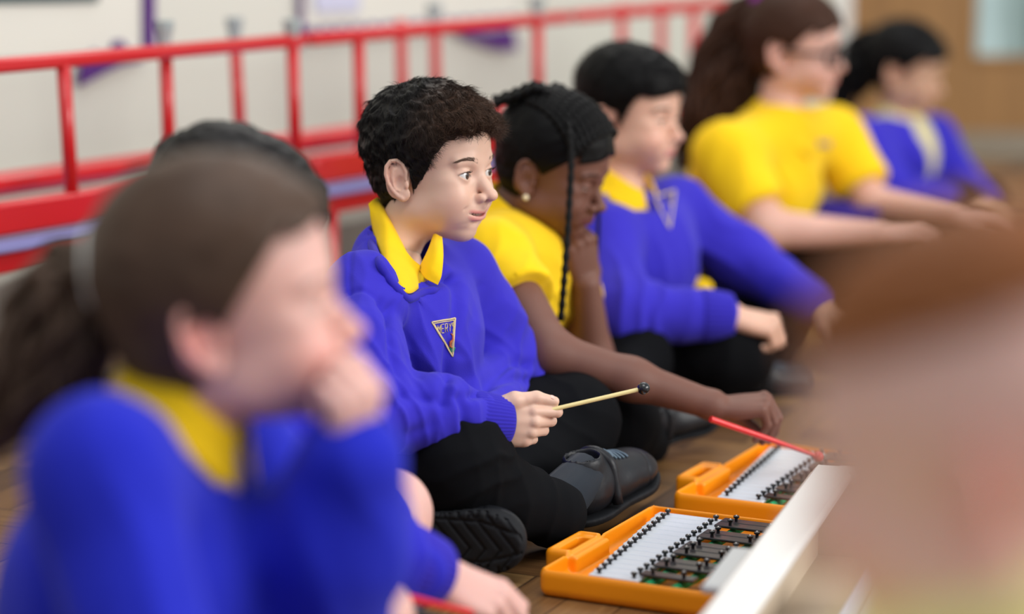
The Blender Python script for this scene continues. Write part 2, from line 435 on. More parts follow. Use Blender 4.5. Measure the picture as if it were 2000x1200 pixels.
def head_mask(V, info, h):
    du = seg_dist(V, info['upper'][1:-1]); dl = seg_dist(V, info['lower'][1:-1]); lim = .0052 * h.get('lipt', 1)
    lip = np.clip((lim - np.minimum(du, dl)) / .0014, 0, 1) * np.clip((V[:, 0] - .062) / .004, 0, 1)
    bl = np.zeros(len(V))
    for s in (-1, 1):
        bl += .45 * h.get('blush', .6) * np.exp(-(((V[:, 0] - .065) / .022) ** 2 + ((V[:, 1] - s * .042) / .018) ** 2 + ((V[:, 2] + .022) / .018) ** 2))
        bl += .7 * h.get('earred', .5) * np.exp(-(((V[:, 0] + .014) / .018) ** 2 + ((V[:, 1] - s * .078) / .012) ** 2 + ((V[:, 2] - .002) / .03) ** 2))
    bl += .25 * np.exp(-(((V[:, 0] - .100) / .010) ** 2 + ((V[:, 1]) / .012) ** 2 + ((V[:, 2] + .016) / .010) ** 2))
    # shade inside the open mouth painted into the mask; the lash line is pigment
    g = seg_dist(V, info['gap'] - A([.006, 0, 0])) if info['op'] > 0 else np.full(len(V), 9.)
    dk = np.clip((.004 - g) / .002, 0, 1) * (info['op'] > 0)
    ex, ey, ez, er = info['eye']; oe = h.get('eye', .0046)
    for s in (-1, 1):
        y = (V[:, 1] - s * ey) * s; z = V[:, 2] - ez - y * .10
        hw = .0128; Rr = (hw * hw + oe * oe) / (2 * oe)
        d = np.sqrt(y ** 2 + (np.abs(z) + Rr - oe) ** 2) - Rr
        dk = np.maximum(dk, .9 * np.exp(-((d - .0002) / .0010) ** 2) * (z > -.001) * (V[:, 0] > ex) * (np.abs(y) < .014))
        dk = np.maximum(dk, .25 * np.exp(-((d - .0004) / .0014) ** 2) * (z <= -.001) * (V[:, 0] > ex) * (np.abs(y) < .014))
    nose = 0
    for s in (-1, 1): nose = nose + np.exp(-(((V[:, 0] - .095) / .005) ** 2 + ((V[:, 1] - s * .0056) / .0028) ** 2 + ((V[:, 2] + .0225) / .0030) ** 2))
    dk = np.maximum(dk, .6 * np.clip(nose, 0, 1))  # nostril shade painted into the skin colour as well
    return np.stack([lip, np.clip(bl, 0, 1), np.clip(dk, 0, 1), np.ones(len(V))], -1)
def eyeball(h, s, info, gaze=(1, 0, 0)):
    """sphere with pupil / iris / white as separate face materials, its axis along the gaze"""
    ex, ey, ez, er = info['eye']; g = nrm(gaze); u = nrm(np.cross([0, 0, 1], g)); w = np.cross(g, u)
    th = np.concatenate([[0.0], np.linspace(.06, .19, 4), np.linspace(.23, .46, 6), np.linspace(.50, math.pi, 14)]); n = 28
    V = []; mi = []; Q = []
    for k, t in enumerate(th):
        rr = er * (1.0 if t > .46 else 1.0 + .02 * (1 - (t / .46) ** 2))
        for j in range(n):
            a = 2 * math.pi * j / n; V.append(rr * (math.cos(t) * g + math.sin(t) * (math.cos(a) * u + math.sin(a) * w)))
    for k in range(len(th) - 1):
        for j in range(n):
            j2 = (j + 1) % n; Q.append([k * n + j, (k + 1) * n + j, (k + 1) * n + j2, k * n + j2]); mi.append(2 if th[k + 1] <= .195 else (1 if th[k + 1] <= .47 else 0))
    return A(V) + A([ex, s * ey, ez]), A(Q), A(mi)
def strand_mesh(roots, dirs, length, rad, bend, nseg=4, curl=0.0, sides=3):
    """many thin tapered hairs: roots (n,3), dirs (n,3), length (n,), bend (n,3) added progressively"""
    n = len(roots); t = np.linspace(0, 1, nseg + 1)
    L = np.asarray(length)[:, None, None]; tt = t[None, :, None]
    pts = roots[:, None] + dirs[:, None] * L * tt + bend[:, None] * L * tt ** 2
    if curl:
        ph = RNG.random((n, 1)) * 6.28; f = 5 + 3 * RNG.random((n, 1)); u = np.cross(dirs, RNG.normal(size=(n, 3))); u /= np.linalg.norm(u, axis=1)[:, None] + 1e-9; w = np.cross(dirs, u)
        amp = curl * L * tt
        pts = pts + amp * (np.cos(ph + f * t)[..., None] * u[:, None] + np.sin(ph + f * t)[..., None] * w[:, None])
    T = np.gradient(pts, axis=1); T /= np.linalg.norm(T, axis=2)[..., None] + 1e-9
    ref = np.broadcast_to(RNG.normal(size=(n, 1, 3)), T.shape); U = np.cross(T, ref); U /= np.linalg.norm(U, axis=2)[..., None] + 1e-9; W = np.cross(T, U)
    r = np.broadcast_to(np.asarray(rad, float), (n,))[:, None] * (1 - .85 * t)[None]
    V = []
    for j in range(sides):
        a = 2 * math.pi * j / sides; V.append(pts + r[..., None] * (math.cos(a) * U + math.sin(a) * W))
    V = np.stack(V, 2).reshape(-1, 3)
    base = np.arange(n)[:, None, None] * (nseg + 1) * sides + np.arange(nseg)[None, :, None] * sides
    j = np.arange(sides)[None, None]; j2 = (j + 1) % sides
    Q = np.stack([base + j, base + j2, base + sides + j2, base + sides + j], -1).reshape(-1, 4)
    return V, Q
def sample_surface(V, Fq, n):
    c = V[Fq].mean(1); ar = np.linalg.norm(np.cross(V[Fq[:, 2]] - V[Fq[:, 0]], V[Fq[:, 3]] - V[Fq[:, 1]]), axis=1)
    i = RNG.choice(len(Fq), n, p=ar / ar.sum()); u = RNG.random((n, 1)); v = RNG.random((n, 1)); f = V[Fq[i]]
    p = (f[:, 0] * (1 - u) + f[:, 1] * u) * (1 - v) + (f[:, 3] * (1 - u) + f[:, 2] * u) * v
    N = normals(V, Fq)[Fq[i]].mean(1); return p, N / (np.linalg.norm(N, axis=1)[:, None] + 1e-9)
def hair_cap(h, r, thick, hairline, lump=0.0, ls=60, extra=None):
    """skull-shaped shell kept where hairline(x,y,z) < 0; thick(x,y,z) metres over the scalp"""
    w = h.get('w', 1.0); F = Fld((-.15, -.12, -.10), (.135, .12, .17), r)
    F.add(ell((-.012, 0, .046), (.090, .071 * w, .079))); F.add(ell((.022, 0, .046), (.061, .061 * w, .060)), .012)
    F.add(ell((-.020, 0, -.002), (.066, .058 * w, .055)), .02)
    X, Y, Z = F.ax[0][:, None, None], F.ax[1][None, :, None], F.ax[2][None, None, :]
    t = thick(X, Y, Z) + 0 * (X + Y + Z)
    if lump:
        G = np.stack(np.broadcast_arrays(X, Y, Z), -1).astype(np.float32); near = np.abs(F.v) < .05
        nz = np.zeros(F.v.shape, np.float32); p = G[near]; nz[near] = fbm(p * ls + fbm(p * ls * .5, 1)[:, None] * .8, 2); t = t + lump * nz
    F.v = (F.v - t).astype(np.float32)
    if extra: extra(F)
    hl = hairline(X, Y, Z) + 0 * F.v
    F.v = (-smin(-F.v, -hl, .006)).astype(np.float32)
    return F

def curly_hair(h, mat, parent=None, xf=lambda v: v, r=.0016, n=44000):
    def thick(x, y, z):
        f = np.clip((x + .02) / .09, 0, 1); up = np.clip((z - .0) / .08, 0, 1)
        return .0010 + .008 * up + .007 * f * up
    def hl(x, y, z):
        ay = np.abs(y); xx = x + 0 * ay
        zf = .078 - .20 * ay + .003 * np.sin(y * 260)
        sb = np.interp(xx, [.006, .016, .026, .036, .046, .058, .070], [-.012, -.018, .004, .030, .048, .062, .070]) + .002 * np.sin(xx * 500)
        lim = np.where(xx > .070, zf, np.where(xx > .006, np.minimum(sb, zf + .02), np.where(xx > -.022, .024 - 30 * (xx + .008) ** 2, -.045 + (xx + .022) * .10)))
        return lim - z
    F = hair_cap(h, r, thick, hl, lump=.0032, ls=85)
    V, Q = F.mesh(); V = relax(V, Q, 1, .3)
    p, N = sample_surface(V, Q, n)
    t = np.clip((p[:, 0] + .005) / .08, 0, 1)[:, None] * np.clip((p[:, 2] - .03) / .05, 0, 1)[:, None]
    crown = A([-.055, 0, .13]); fl = p - crown; fl /= np.linalg.norm(fl, axis=1)[:, None]
    fl = fl * (1 - .3 * t) + (.35 + .75 * t) * np.stack([fbm(p * 50), fbm(p * 50 + 9), fbm(p * 50 + 21)], -1) + (1 - t) * A([.15, 0, -.35])
    fl -= (fl * N).sum(1)[:, None] * N; fl /= np.linalg.norm(fl, axis=1)[:, None] + 1e-9
    clump = np.clip(fbm(p * 120, 1), 0, 1)[:, None]
    d = fl + N * (.12 + .22 * t + .25 * clump * t); d /= np.linalg.norm(d, axis=1)[:, None]
    L = (.013 + .007 * t[:, 0]) * (.6 + .7 * RNG.random(n))
    low = np.clip((.03 - p[:, 2]) / .05, 0, 1); L *= 1 - .5 * low
    stray = (RNG.random(n) < .015)[:, None]; d = np.where(stray, d + N * .9, d); d /= np.linalg.norm(d, axis=1)[:, None]
    v2, q2 = strand_mesh(p - N * .0008, d, L, .00040, -N * .28 + fl * .15, nseg=5, curl=.10)
    cl = t[:, 0] > .3
    VV = np.vstack([V, v2]); o = put('hair', xf(VV), np.vstack([Q, q2 + len(V)]), mat, parent)
    # the curly top is browner than the sides: real hair colour, stored per point
    tt = np.concatenate([np.clip((V[:, 0] + .005) / .08, 0, 1) * np.clip((V[:, 2] - .03) / .05, 0, 1), np.repeat(t[:, 0] * (.4 + .9 * RNG.random(n)), 18)])
    at = o.data.color_attributes.new('mask', 'FLOAT_COLOR', 'POINT'); c4 = np.stack([np.clip(tt, 0, 1)] * 3 + [np.ones(len(tt))], -1); at.data.foreach_set('color', c4.ravel().astype(np.float32)); return o
def brow_arc(h, s, t):
    y = .014 + .033 * t; z = .0295 + .0065 * math.sin(math.pi * min(1, t * .80 + .06)) - .0005 * t + h.get('browz', 0)
    return y * s, z
def eyebrow(h, mat, parent=None, xf=lambda v: v, Fh=None, n=420):
    F = Fh or head_field(h, .0025)[0]
    def surf(y, z):
        ix = [int(round((y - F.lo[1]) / F.r)), int(round((z - F.lo[2]) / F.r))]
        col = F.v[:, ix[0], ix[1]]; k = np.nonzero(col < 0)[0]
        k = k[-1]; a, b = col[k], col[k + 1]; return F.lo[0] + (k + a / (a - b)) * F.r
    for s in (-1, 1):
        R = []; Dd = []; Bd = []
        for i in range(n):
            t = random.random(); y, z = brow_arc(h, s, t); wd = .0030 * (1 - .72 * t) * h.get('browt', 1)
            z += random.uniform(-1, 1) * wd; x = surf(y, z)
            R.append((x - .0002, y, z)); a = .9 - 1.1 * t + random.uniform(-.25, .25)
            Dd.append(nrm((.10 - .45 * t, s * math.cos(a), math.sin(a) * .8))); Bd.append((-.10 - .2 * t, 0, -.12))
        V, Q = strand_mesh(A(R), A(Dd), np.full(n, .0058) * (.6 + .5 * RNG.random(n)), .00020, A(Bd), nseg=2)
        put('eyebrow', xf(V), Q, mat, parent)
def lashes(h, mat, parent=None, xf=lambda v: v):
    ex, ey, ez, er = .0655, .0300, .0125, .0122
    for s in (-1, 1):
        R = []; Dd = []; Bd = []; hw, hh = .0122, h.get('eye', .0046); Rr = (hw * hw + hh * hh) / (2 * hh)
        for i in range(60):
            y = random.uniform(-.0060, .0118); z = math.sqrt(Rr * Rr - y * y) - Rr + hh + .10 * y
            x = ex + math.sqrt(max((er + .0013) ** 2 - y * y - z * z, 1e-8))
            R.append((x, s * (ey + y), ez + z)); Dd.append(nrm((1, s * y * 45, .10))); Bd.append((-.2, 0, .55))
        V, Q = strand_mesh(A(R), A(Dd), np.full(60, .0052), .00016, A(Bd), nseg=3)
        put('eyelashes', xf(V), Q, mat, parent)
def teeth(h, mat, parent=None, xf=lambda v: v):
    m = MB(); sm = h.get('smile', 0); 
    for i in range(-4, 5):
        rc = h.get('rec', 0)
        y = (i + .5) * .0050 if i < 4 else 1
        if i == 4: continue
        x = .0868 - rc * .5 - (h.get('mc', 22) + 2) * y * y - .0044; z = -.0400 + sm * 8 * y * y
        a = math.atan(48 * y); R = A([[math.cos(a), math.sin(a) , 0], [-math.sin(a), math.cos(a), 0], [0, 0, 1]])
        m.box((x, y, z), (.0028, .0047, .0062), R, bev=.0009)
    m.V = [xf(v) for v in m.V]
    return m.build('teeth', mat, parent, angle=40)
simple('eye_white', (222, 220, 218), .2, coat=.6); simple('iris_brown', (52, 30, 20), .3, coat=.6); simple('pupil', (6, 5, 5), .1, coat=1)
S_C = skin_mat('skin_olive', (224, 186, 166), (214, 118, 118), (222, 138, 122))
S_D = skin_mat('skin_dark_brown', (116, 76, 63), (108, 58, 58), (110, 66, 54), .58)
S_E = skin_mat('skin_fair', (226, 180, 158), (206, 116, 122), (222, 132, 120))
S_F = skin_mat('skin_rosy', (224, 176, 160), (200, 116, 112), (222, 136, 122))
S_G = skin_mat('skin_tan', (206, 164, 136), (180, 104, 98), (204, 130, 108))
S_A = skin_mat('skin_pink', (226, 178, 168), (208, 120, 120), (226, 128, 120))
S_H = skin_mat('skin_freckled', (236, 192, 180), (206, 112, 124), (224, 130, 118))
def fabric(name, rgb, var=.06, sheen=.08, bs=900, bump=.25, rough=.85):
    m = simple(name, rgb, rough, bump=bump, bscale=bs, var=var, vscale=40, spec=.08, sheen=sheen); return m
SWEAT = fabric('royal_blue_sweatshirt', (58, 50, 186), bs=700)
SWEAT_D = fabric('dark_violet_sweatshirt', (46, 30, 120)); SWEAT_A = fabric('deep_blue_sweatshirt', (36, 44, 184), bs=700); SWEAT_B = fabric('washed_blue_sweatshirt', (48, 46, 186), bs=700)
SWRIB = fabric('royal_blue_rib', (53, 45, 174), bs=900)
POLO = fabric('yellow_polo', (250, 205, 30), bs=1200)
POLO2 = fabric('pale_polo', (236, 226, 160), bs=1200)
TROU = fabric('black_trouser', (14, 15, 18), bs=1500, sheen=0)
LEATH = simple('black_leather', (26, 28, 33), .42, spec=.35, bump=.35, bscale=160, var=.25, vscale=30)
RUB = simple('black_rubber', (24, 26, 30), .7, spec=.25, bump=.5, bscale=60, var=.3, vscale=50)
RUBD = simple('dusty_rubber', (62, 56, 48), .9, var=.3, vscale=60)
LACE = simple('grey_lace', (92, 110, 124), .7); SOCK = fabric('grey_sock', (38, 44, 52))
H_C = simple('hair_dark_brown', (22, 18, 17), .5, spec=.2)
def _two_tone(m, a, b_):
    t = m.node_tree; at = t.nodes.new('ShaderNodeAttribute'); at.attribute_name = 'mask'; mx = t.nodes.new('ShaderNodeMixRGB'); mx.inputs[1].default_value = s2l(a); mx.inputs[2].default_value = s2l(b_)
    t.links.new(at.outputs['Fac'], mx.inputs[0]); t.links.new(mx.outputs[0], t.nodes['Principled BSDF'].inputs['Base Color'])
_two_tone(H_C, (20, 17, 17), (78, 56, 43))
H_BR = simple('hair_brown', (74, 56, 45), .5, spec=.2, var=.45, vscale=22, bump=.6, bscale=60)
H_BK = simple('hair_black', (10, 9, 10), .5, spec=.12, var=.3, vscale=30, bump=.4, bscale=80)
H_F = simple('hair_long_brown', (60, 38, 28), .5, spec=.12, var=.4, vscale=16, bump=.5, bscale=60)
H_G = simple('hair_ginger', (130, 76, 38), .6, spec=.2, var=.3, vscale=26, bump=.4, bscale=70)
BROW = simple('eyebrow_brown', (96, 72, 58), .6); LASH = simple('lash_black', (20, 16, 15), .6); TOOTH = simple('tooth_white', (238, 232, 222), .25)
NAIL = simple('nail_pink', (236, 190, 176), .25, coat=.4)
STICK = simple('pale_wood_stick', (232, 214, 150), .45, var=.08, vscale=60); BLKB = simple('black_ball', (20, 22, 26), .25, coat=.3)
REDP = simple('red_plastic', (226, 30, 34), .35, coat=.3)
ORNG = simple('orange_plastic', (255, 156, 10), .38, spec=.5, bump=.05, bscale=400)
WBAR = simple('white_bar', (226, 232, 240), .3, coat=.3); BBAR = simple('black_bar', (34, 30, 33), .3, coat=.3)
BPIN = simple('black_pin', (16, 18, 22), .3); STUD = simple('steel_pin_top', (190, 190, 190), .25, metal=1); FELT = fabric('green_felt', (30, 150, 96)); DISC = simple('ink', (120, 130, 150), .6)
REDM = simple('red_paint_metal', (205, 22, 30), .38, coat=.35, var=.06, vscale=6); REDD = simple('dark_red_board', (120, 22, 26), .5)
LILAC = simple('lilac_laminate', (150, 150, 210), .4); GREYR = simple('grey_rubber_foot', (165, 176, 176), .7)
PURP = simple('purple_card', (84, 34, 120), .7); PAPER = simple('cream_paper', (226, 226, 214), .8, var=.03, vscale=5, bump=.4, bscale=8); LPAP = simple('lilac_paper', (205, 208, 230), .7); TEAL = simple('dark_teal_paper', (70, 92, 92), .7)
WHITEP = simple('white_painted_board', (232, 230, 226), .45); BEIGE = simple('beige_inner', (196, 180, 160), .6); INKM = simple('grey_ink', (150, 140, 160), .8)
GOLD = simple('cream_thread', (222, 200, 150), .7, bump=.5, bscale=1500); ORTH = simple('orange_thread', (190, 100, 60), .7); GRTH = simple('green_thread', (30, 140, 110), .7)
EARR = simple('pearl_stud', (240, 225, 190), .2, coat=1); PINKS = simple('purple_scrunchie', (150, 30, 160), .7, bump=.6, bscale=60); FRAME = simple('dark_glasses_frame', (24, 22, 28), .3, coat=.5)
HAIRTIE = simple('white_hair_tie', (226, 226, 222), .6)
# ------------------------------------------------------------------ body building
def field_of(prims, r, pad=.01):
    lo = np.min([p[0][0] for p in prims], 0) - pad; hi = np.max([p[0][1] for p in prims], 0) + pad
    F = Fld(lo, hi, r)
    for p in prims:
        (F.sub if len(p) > 2 and p[2] else F.add)(p[0], p[1])
    return F
def limb(pts, rad, k=.02):
    """rounded cones through points"""
    return [(cone(pts[i], pts[i + 1], rad[i], rad[i + 1]), k) for i in range(len(pts) - 1)]
def ridge(V, c, n, lam, amp, rad, warp=.5, ws=16, seed=0):
    d2 = ((V - c) ** 2).sum(1); s = ((V - c) @ nrm(n)) / lam + warp * fbm(V * ws + seed, 2)
    r = 1 - np.abs(np.sin(math.pi * s)); return amp * np.exp(-d2 / rad ** 2) * (r ** 1.6 - .35)
def wrinkle(amp=.002, sc=14, seed=3):
    def f(V, N):
        q = fbm(V * A([sc, sc, sc * .7]) + seed, 2); return amp * (1 - 2.2 * np.abs(q))
    return f
def cloth(name, prims, r, mat, parent, disp=(), rel=2, holes=()):
    F = field_of(prims, r)
    V, Q = F.mesh(); V = relax(V, Q, rel, .5); N = normals(V, Q); d = np.zeros(len(V))
    for f in disp: d = d + f(V, N)
    V = V + N * d[:, None]; V = relax(V, Q, 1, .3)
    o = put(name, V, Q, mat, parent); o_VQ[name + str(id(o))] = (V, Q)
    return o, V, Q
o_VQ = {}
def hand(O, X, Z, side, curl, thumb=None, s=1.0, spread=.0):
    """side +1 right, -1 left; Z is the back of the hand; curl = 4 x (mcp, pip, dip) degrees, index first"""
    X = nrm(X); Z = nrm(A(Z) - X * (A(Z) @ X)); Y = np.cross(Z, X)
    L = lambda p: A(O) + (X * p[0] + Y * p[1] * side + Z * p[2]) * s
    mc = [(.076, .0215, .001), (.078, .0075, .003), (.0745, -.0065, .001), (.068, -.0195, -.003)]
    ln = [(.034, .020, .016), (.037, .023, .017), (.034, .021, .016), (.027, .016, .014)]
    rr = [(.0084, .0076, .0068, .0058), (.0086, .0078, .0069, .0058), (.0082, .0074, .0066, .0055), (.0074, .0066, .0058, .0050)]
    pr = []; tips = []
    for i in range(4):
        m = A(mc[i])
        pr.append((cone(L((.004, mc[i][1] * .62, -.002)), L((m[0] - .004, m[1], m[2] - .003)), .0118 * s, .0094 * s), .006 * s))
    pr.append((ell(L((.040, .0, -.005)), A((.040, .027, .0125)) * s, np.stack([X, Y * side, Z], 1)), .010 * s))
    for i in range(4):
        m = A(mc[i]); a = 0; p = m; sp = (1.5 - i) * spread
        for j in range(3):
            a += math.radians(curl[i][j])
            d = A([math.cos(a) * math.cos(sp), math.sin(sp), -math.sin(a)]); q = p + d * ln[i][j]
            pr.append((cone(L(p), L(q), rr[i][j] * s, rr[i][j + 1] * s), (.0022 if j else .0035) * s)); p = q
        tips.append(L(p))
    th = thumb or [(.016, .020, -.008), (.042, .034, -.014), (.066, .040, -.018), (.086, .040, -.020)]
    pr.append((cone(L((.010, .012, -.006)), L(th[1]), .0135 * s, .0105 * s), .010 * s))
    pr.append((cone(L(th[0]), L(th[1]), .0130 * s, .0102 * s), .006 * s))
    pr.append((cone(L(th[1]), L(th[2]), .0100 * s, .0088 * s), .005 * s)); pr.append((cone(L(th[2]), L(th[3]), .0088 * s, .0068 * s), .004 * s))
    return pr, L, tips
FIST = [(65, 95, 60)] * 4
def frame_from(X, Z):
    X = nrm(X); Z = nrm(A(Z) - X * (A(Z) @ X)); return X, np.cross(Z, X), Z
class Person:
    def __init__(s, label, base, skin, group=None):
        s.root = empty('person', base, label, 'person', group); s.skin = skin; s.V = []; s.Q = []; s.M = []; s.n = 0
    def chunk(s, V, Q, M=None):
        s.V.append(V); s.Q.append(Q + s.n); s.M.append(M if M is not None else np.tile(A([0, 0, 0, 1.]), (len(V), 1))); s.n += len(V)
    def head(s, O, yaw, pitch, roll, h, NB, r=.0016, hs=1.0, neck=(.035, .041)):
        s.h = h; s.O = A(O); s.R = rotm(math.radians(yaw), math.radians(pitch), math.radians(roll)); s.hs = hs
        s.xf = lambda v: (np.asarray(v) * hs) @ s.R.T + s.O
        nb = s.R.T @ (A(NB) - s.O) / hs
        F, s.info = head_field(h, r, zmin=min(-.13, nb[2] - .01) if nb[2] > -.2 else -.2)
        F.add(cone((-.016, 0, -.022), nb, neck[0], neck[1]), .022)
        V, Q = F.mesh(); V = relax(V, Q, 1, .4); s.chunk(s.xf(V), Q, head_mask(V, s.info, h)); s.F = F
        for sd in (-1, 1):
            v, q, mi = eyeball(h, sd, s.info, h.get('gaze', (1, 0, 0)))
            put('eye', s.xf(v), q, [MATS['eye_white'], h.get('iris', MATS['iris_brown']), MATS['pupil']], s.root, True, mi)
    def skin_chunk(s, prims, r, rel=1, M=None):
        F = field_of(prims, r); V, Q = F.mesh(); V = relax(V, Q, rel, .4); s.chunk(V, Q, None if M is None else M(V)); return V
    def finish(s):
        V = np.concatenate(s.V); Q = np.concatenate(s.Q); off = OFF[s.root.name]
        me = mesh_np('body', V - off, Q, s.skin)
        at = me.color_attributes.new('mask', 'FLOAT_COLOR', 'POINT'); at.data.foreach_set('color', np.concatenate(s.M).ravel().astype(np.float32))
        o = bpy.data.objects.new('body', me); COL.objects.link(o); o.parent = s.root; s.body = o; s.F = None; return o
def sheet(name, rows, mat, parent, thick=.002, nu=40, nv=10):
    """smooth surface through rows of control points, given real thickness"""
    R = A([spline(r, nu) for r in rows]); S = A([spline(R[:, i], nv) for i in range(nu)]).transpose(1, 0, 2)
    V = S.reshape(-1, 3); i = np.arange(nv - 1)[:, None] * nu; j = np.arange(nu - 1)[None]
    Q = np.stack([i + j, i + j + 1, i + nu + j + 1, i + nu + j], -1).reshape(-1, 4)
    N = normals(V, Q); n = len(V); V2 = np.vstack([V + N * thick / 2, V - N * thick / 2])
    bd = [k for k in range(nu - 1)]; E = [(k, k + 1) for k in range(nu - 1)] + [((nv - 1) * nu + k + 1, (nv - 1) * nu + k) for k in range(nu - 1)]
    E += [((k + 1) * nu, k * nu) for k in range(nv - 1)] + [(k * nu + nu - 1, (k + 1) * nu + nu - 1) for k in range(nv - 1)]
    side = A([[b, a, a + n, b + n] for a, b in E])
    return put(name, V2, np.vstack([Q, Q[:, ::-1] + n, side]), mat, parent)
def collar(NB, R, mat, parent, a=.050, b=.048, drop=.030, point=.050, open_=.35, rise=.020, width=.024, name='collar', thick=.0022):
    """turned-down polo collar in a torso frame (R columns forward, left, up)"""
    V = []; nu = 61; phis = np.linspace(open_, 2 * math.pi - open_, nu); rows = [[], [], [], [], []]
    for p in phis:
        c, s_ = math.cos(p), math.sin(p); fr = max(0, (c - .1) / .9) ** 1.5; bk = (1 - c) / 2
        def pt(ra, z, fx=0): return A(NB) + R @ A([(a + ra) * c + fx, (b + ra) * s_, z])
        rows[0].append(pt(-.004, -.012 - .020 * fr)); rows[1].append(pt(-.002, rise * (.45 + .75 * bk) - .012 * fr))
        rows[2].append(pt(.003, rise * (.5 + .8 * bk) - .010 * fr)); rows[3].append(pt(.5 * width, rise * (.3 + .5 * bk) - drop * .45 - .018 * fr, .004 * fr))
        rows[4].append(pt(width, -drop + rise * (.15 + .6 * bk) - (point - drop) * fr, .010 * fr))
    return sheet(name, rows, mat, parent, thick, 90, 12)
def cuff(a, b, ra, rb, mat, parent, ribs=46, name='cuff'):
    a = A(a); b = A(b); ax = b - a; n = ribs * 4; X = nrm(ax); U = nrm(np.cross(X, [0, .3, 1])); W = np.cross(X, U)
    t = A([-.05, 0.0, .1, .5, .9, 1.0, 1.04, 1.0]); rr = A([.93, .99, 1.03, 1.04, 1.03, 1.0, .95, .86]); th = np.arange(n) / n * 2 * math.pi
    V = []
    for k in range(len(t)):
        r = (ra + (rb - ra) * np.clip(t[k], 0, 1)) * rr[k] * (1 + (.016 * np.cos(th * ribs) if 0 < k < 6 else 0))
        V.append(a + ax * t[k] + (np.cos(th) * r)[:, None] * U + (np.sin(th) * r)[:, None] * W)
    V = np.concatenate(V); i = np.arange(len(t) - 1)[:, None] * n; j = np.arange(n)[None]; j2 = (j + 1) % n
    return put(name, V, np.stack([i + j, i + j2, i + n + j2, i + n + j], -1).reshape(-1, 4), mat, parent)
def seam(pts, depth=.0016, w=.0022):
    pts = spline(pts, 30)
    return lambda V, N: -depth * np.exp(-(seg_dist(V, pts) / w) ** 2)
def hairline_girl(front=.070, slope=.30, ear=.030, back=-.050):
    def hl(x, y, z):
        ay = np.abs(y)
        side = np.where(x > .058, front - slope * ay, -9)
        sb = np.where((x > .006) & (x <= .058), .010 + (x - .006) * max(1.05, (front - .014) / .052), -9)
        over = np.where((x > -.020) & (x <= .006), ear - .9 * np.abs(x + .008), -9); bk = np.where(x <= -.020, back + 0 * x, -9)
        return np.maximum(np.maximum(side, sb), np.maximum(over, bk)) - z
    return hl
def capmesh(h, thick, hl, lump=.002, ls=50, r=.0026, rel=2, extra=None):
    F = hair_cap(h, r, thick, hl, lump, ls, extra); V, Q = F.mesh(); return relax(V, Q, rel, .4), Q
def lock_mass(path, rad, mat, parent, nl=60, r0=.006, wav=.006, name='ponytail', fr=.7, seg=22, sides=6, freq=3):
    """a tail of hair made of many wavy locks around one path"""
    m = MB(); path = spline(path, seg); rad = np.interp(np.linspace(0, 1, seg), np.linspace(0, 1, len(rad)), rad); T, U, W = frames(path); t = np.linspace(0, 1, seg)
    m.tube(path, rad * .72, 14)
    for i in range(nl):
        a = random.random() * 6.28; q = math.sqrt(random.random()) * .35 + fr * .9; ph = random.random() * 6.28; tw = random.uniform(-.6, .6)
        pa = a + tw * t + .25 * np.sin(t * freq * 4 + ph); rr = rad * q * (1 + .10 * np.sin(t * freq * 6 + ph)); rr = np.minimum(rr, rad)
        p = path + (np.cos(pa) * rr)[:, None] * U + (np.sin(pa) * rr)[:, None] * W + wav * np.stack([np.sin(t * 9 + ph), np.cos(t * 8 + ph * 2), np.sin(t * 7 + ph * 3)], 1) * t[:, None]
        L = random.randint(int(seg * .7), seg)
        m.tube(p[:L], r0 * (1 - .75 * t[:L] ** 2 * seg / L) * random.uniform(.7, 1.3), sides)
    return m.build(name, mat, parent, smooth=True)
def torso(SR, SL, NB, ch, pel, T, dep, wid, zr=.105, drop=.014, sh=.046, tr=.042, nz=.040):
    """chest, belly, shoulders and the slope up to the neck of a garment"""
    dz = A([0, 0, drop]); mid = (SR + SL) / 2 - dz; n0 = A(NB) - T @ A([0, 0, nz])
    pr = [(ell(ch, (dep, wid, zr), T), 0), (cone(pel, ch - T @ A([0, 0, .02]), dep + .014, dep), .05)]
    pr.append((cone(SR - dz, SL - dz, sh, sh), .035))
    for S_ in (SR, SL): pr.append((cone(S_ - dz - A([0, 0, .002]), n0, sh - .008 if tr < .05 else sh, tr), .030))
    return pr
def neck_cut(NB, T, r=.040):
    return (cone(NB + T @ A([.004, 0, -.012]), NB + T @ A([.02, 0, .07]), r, r + .014), .004, True)
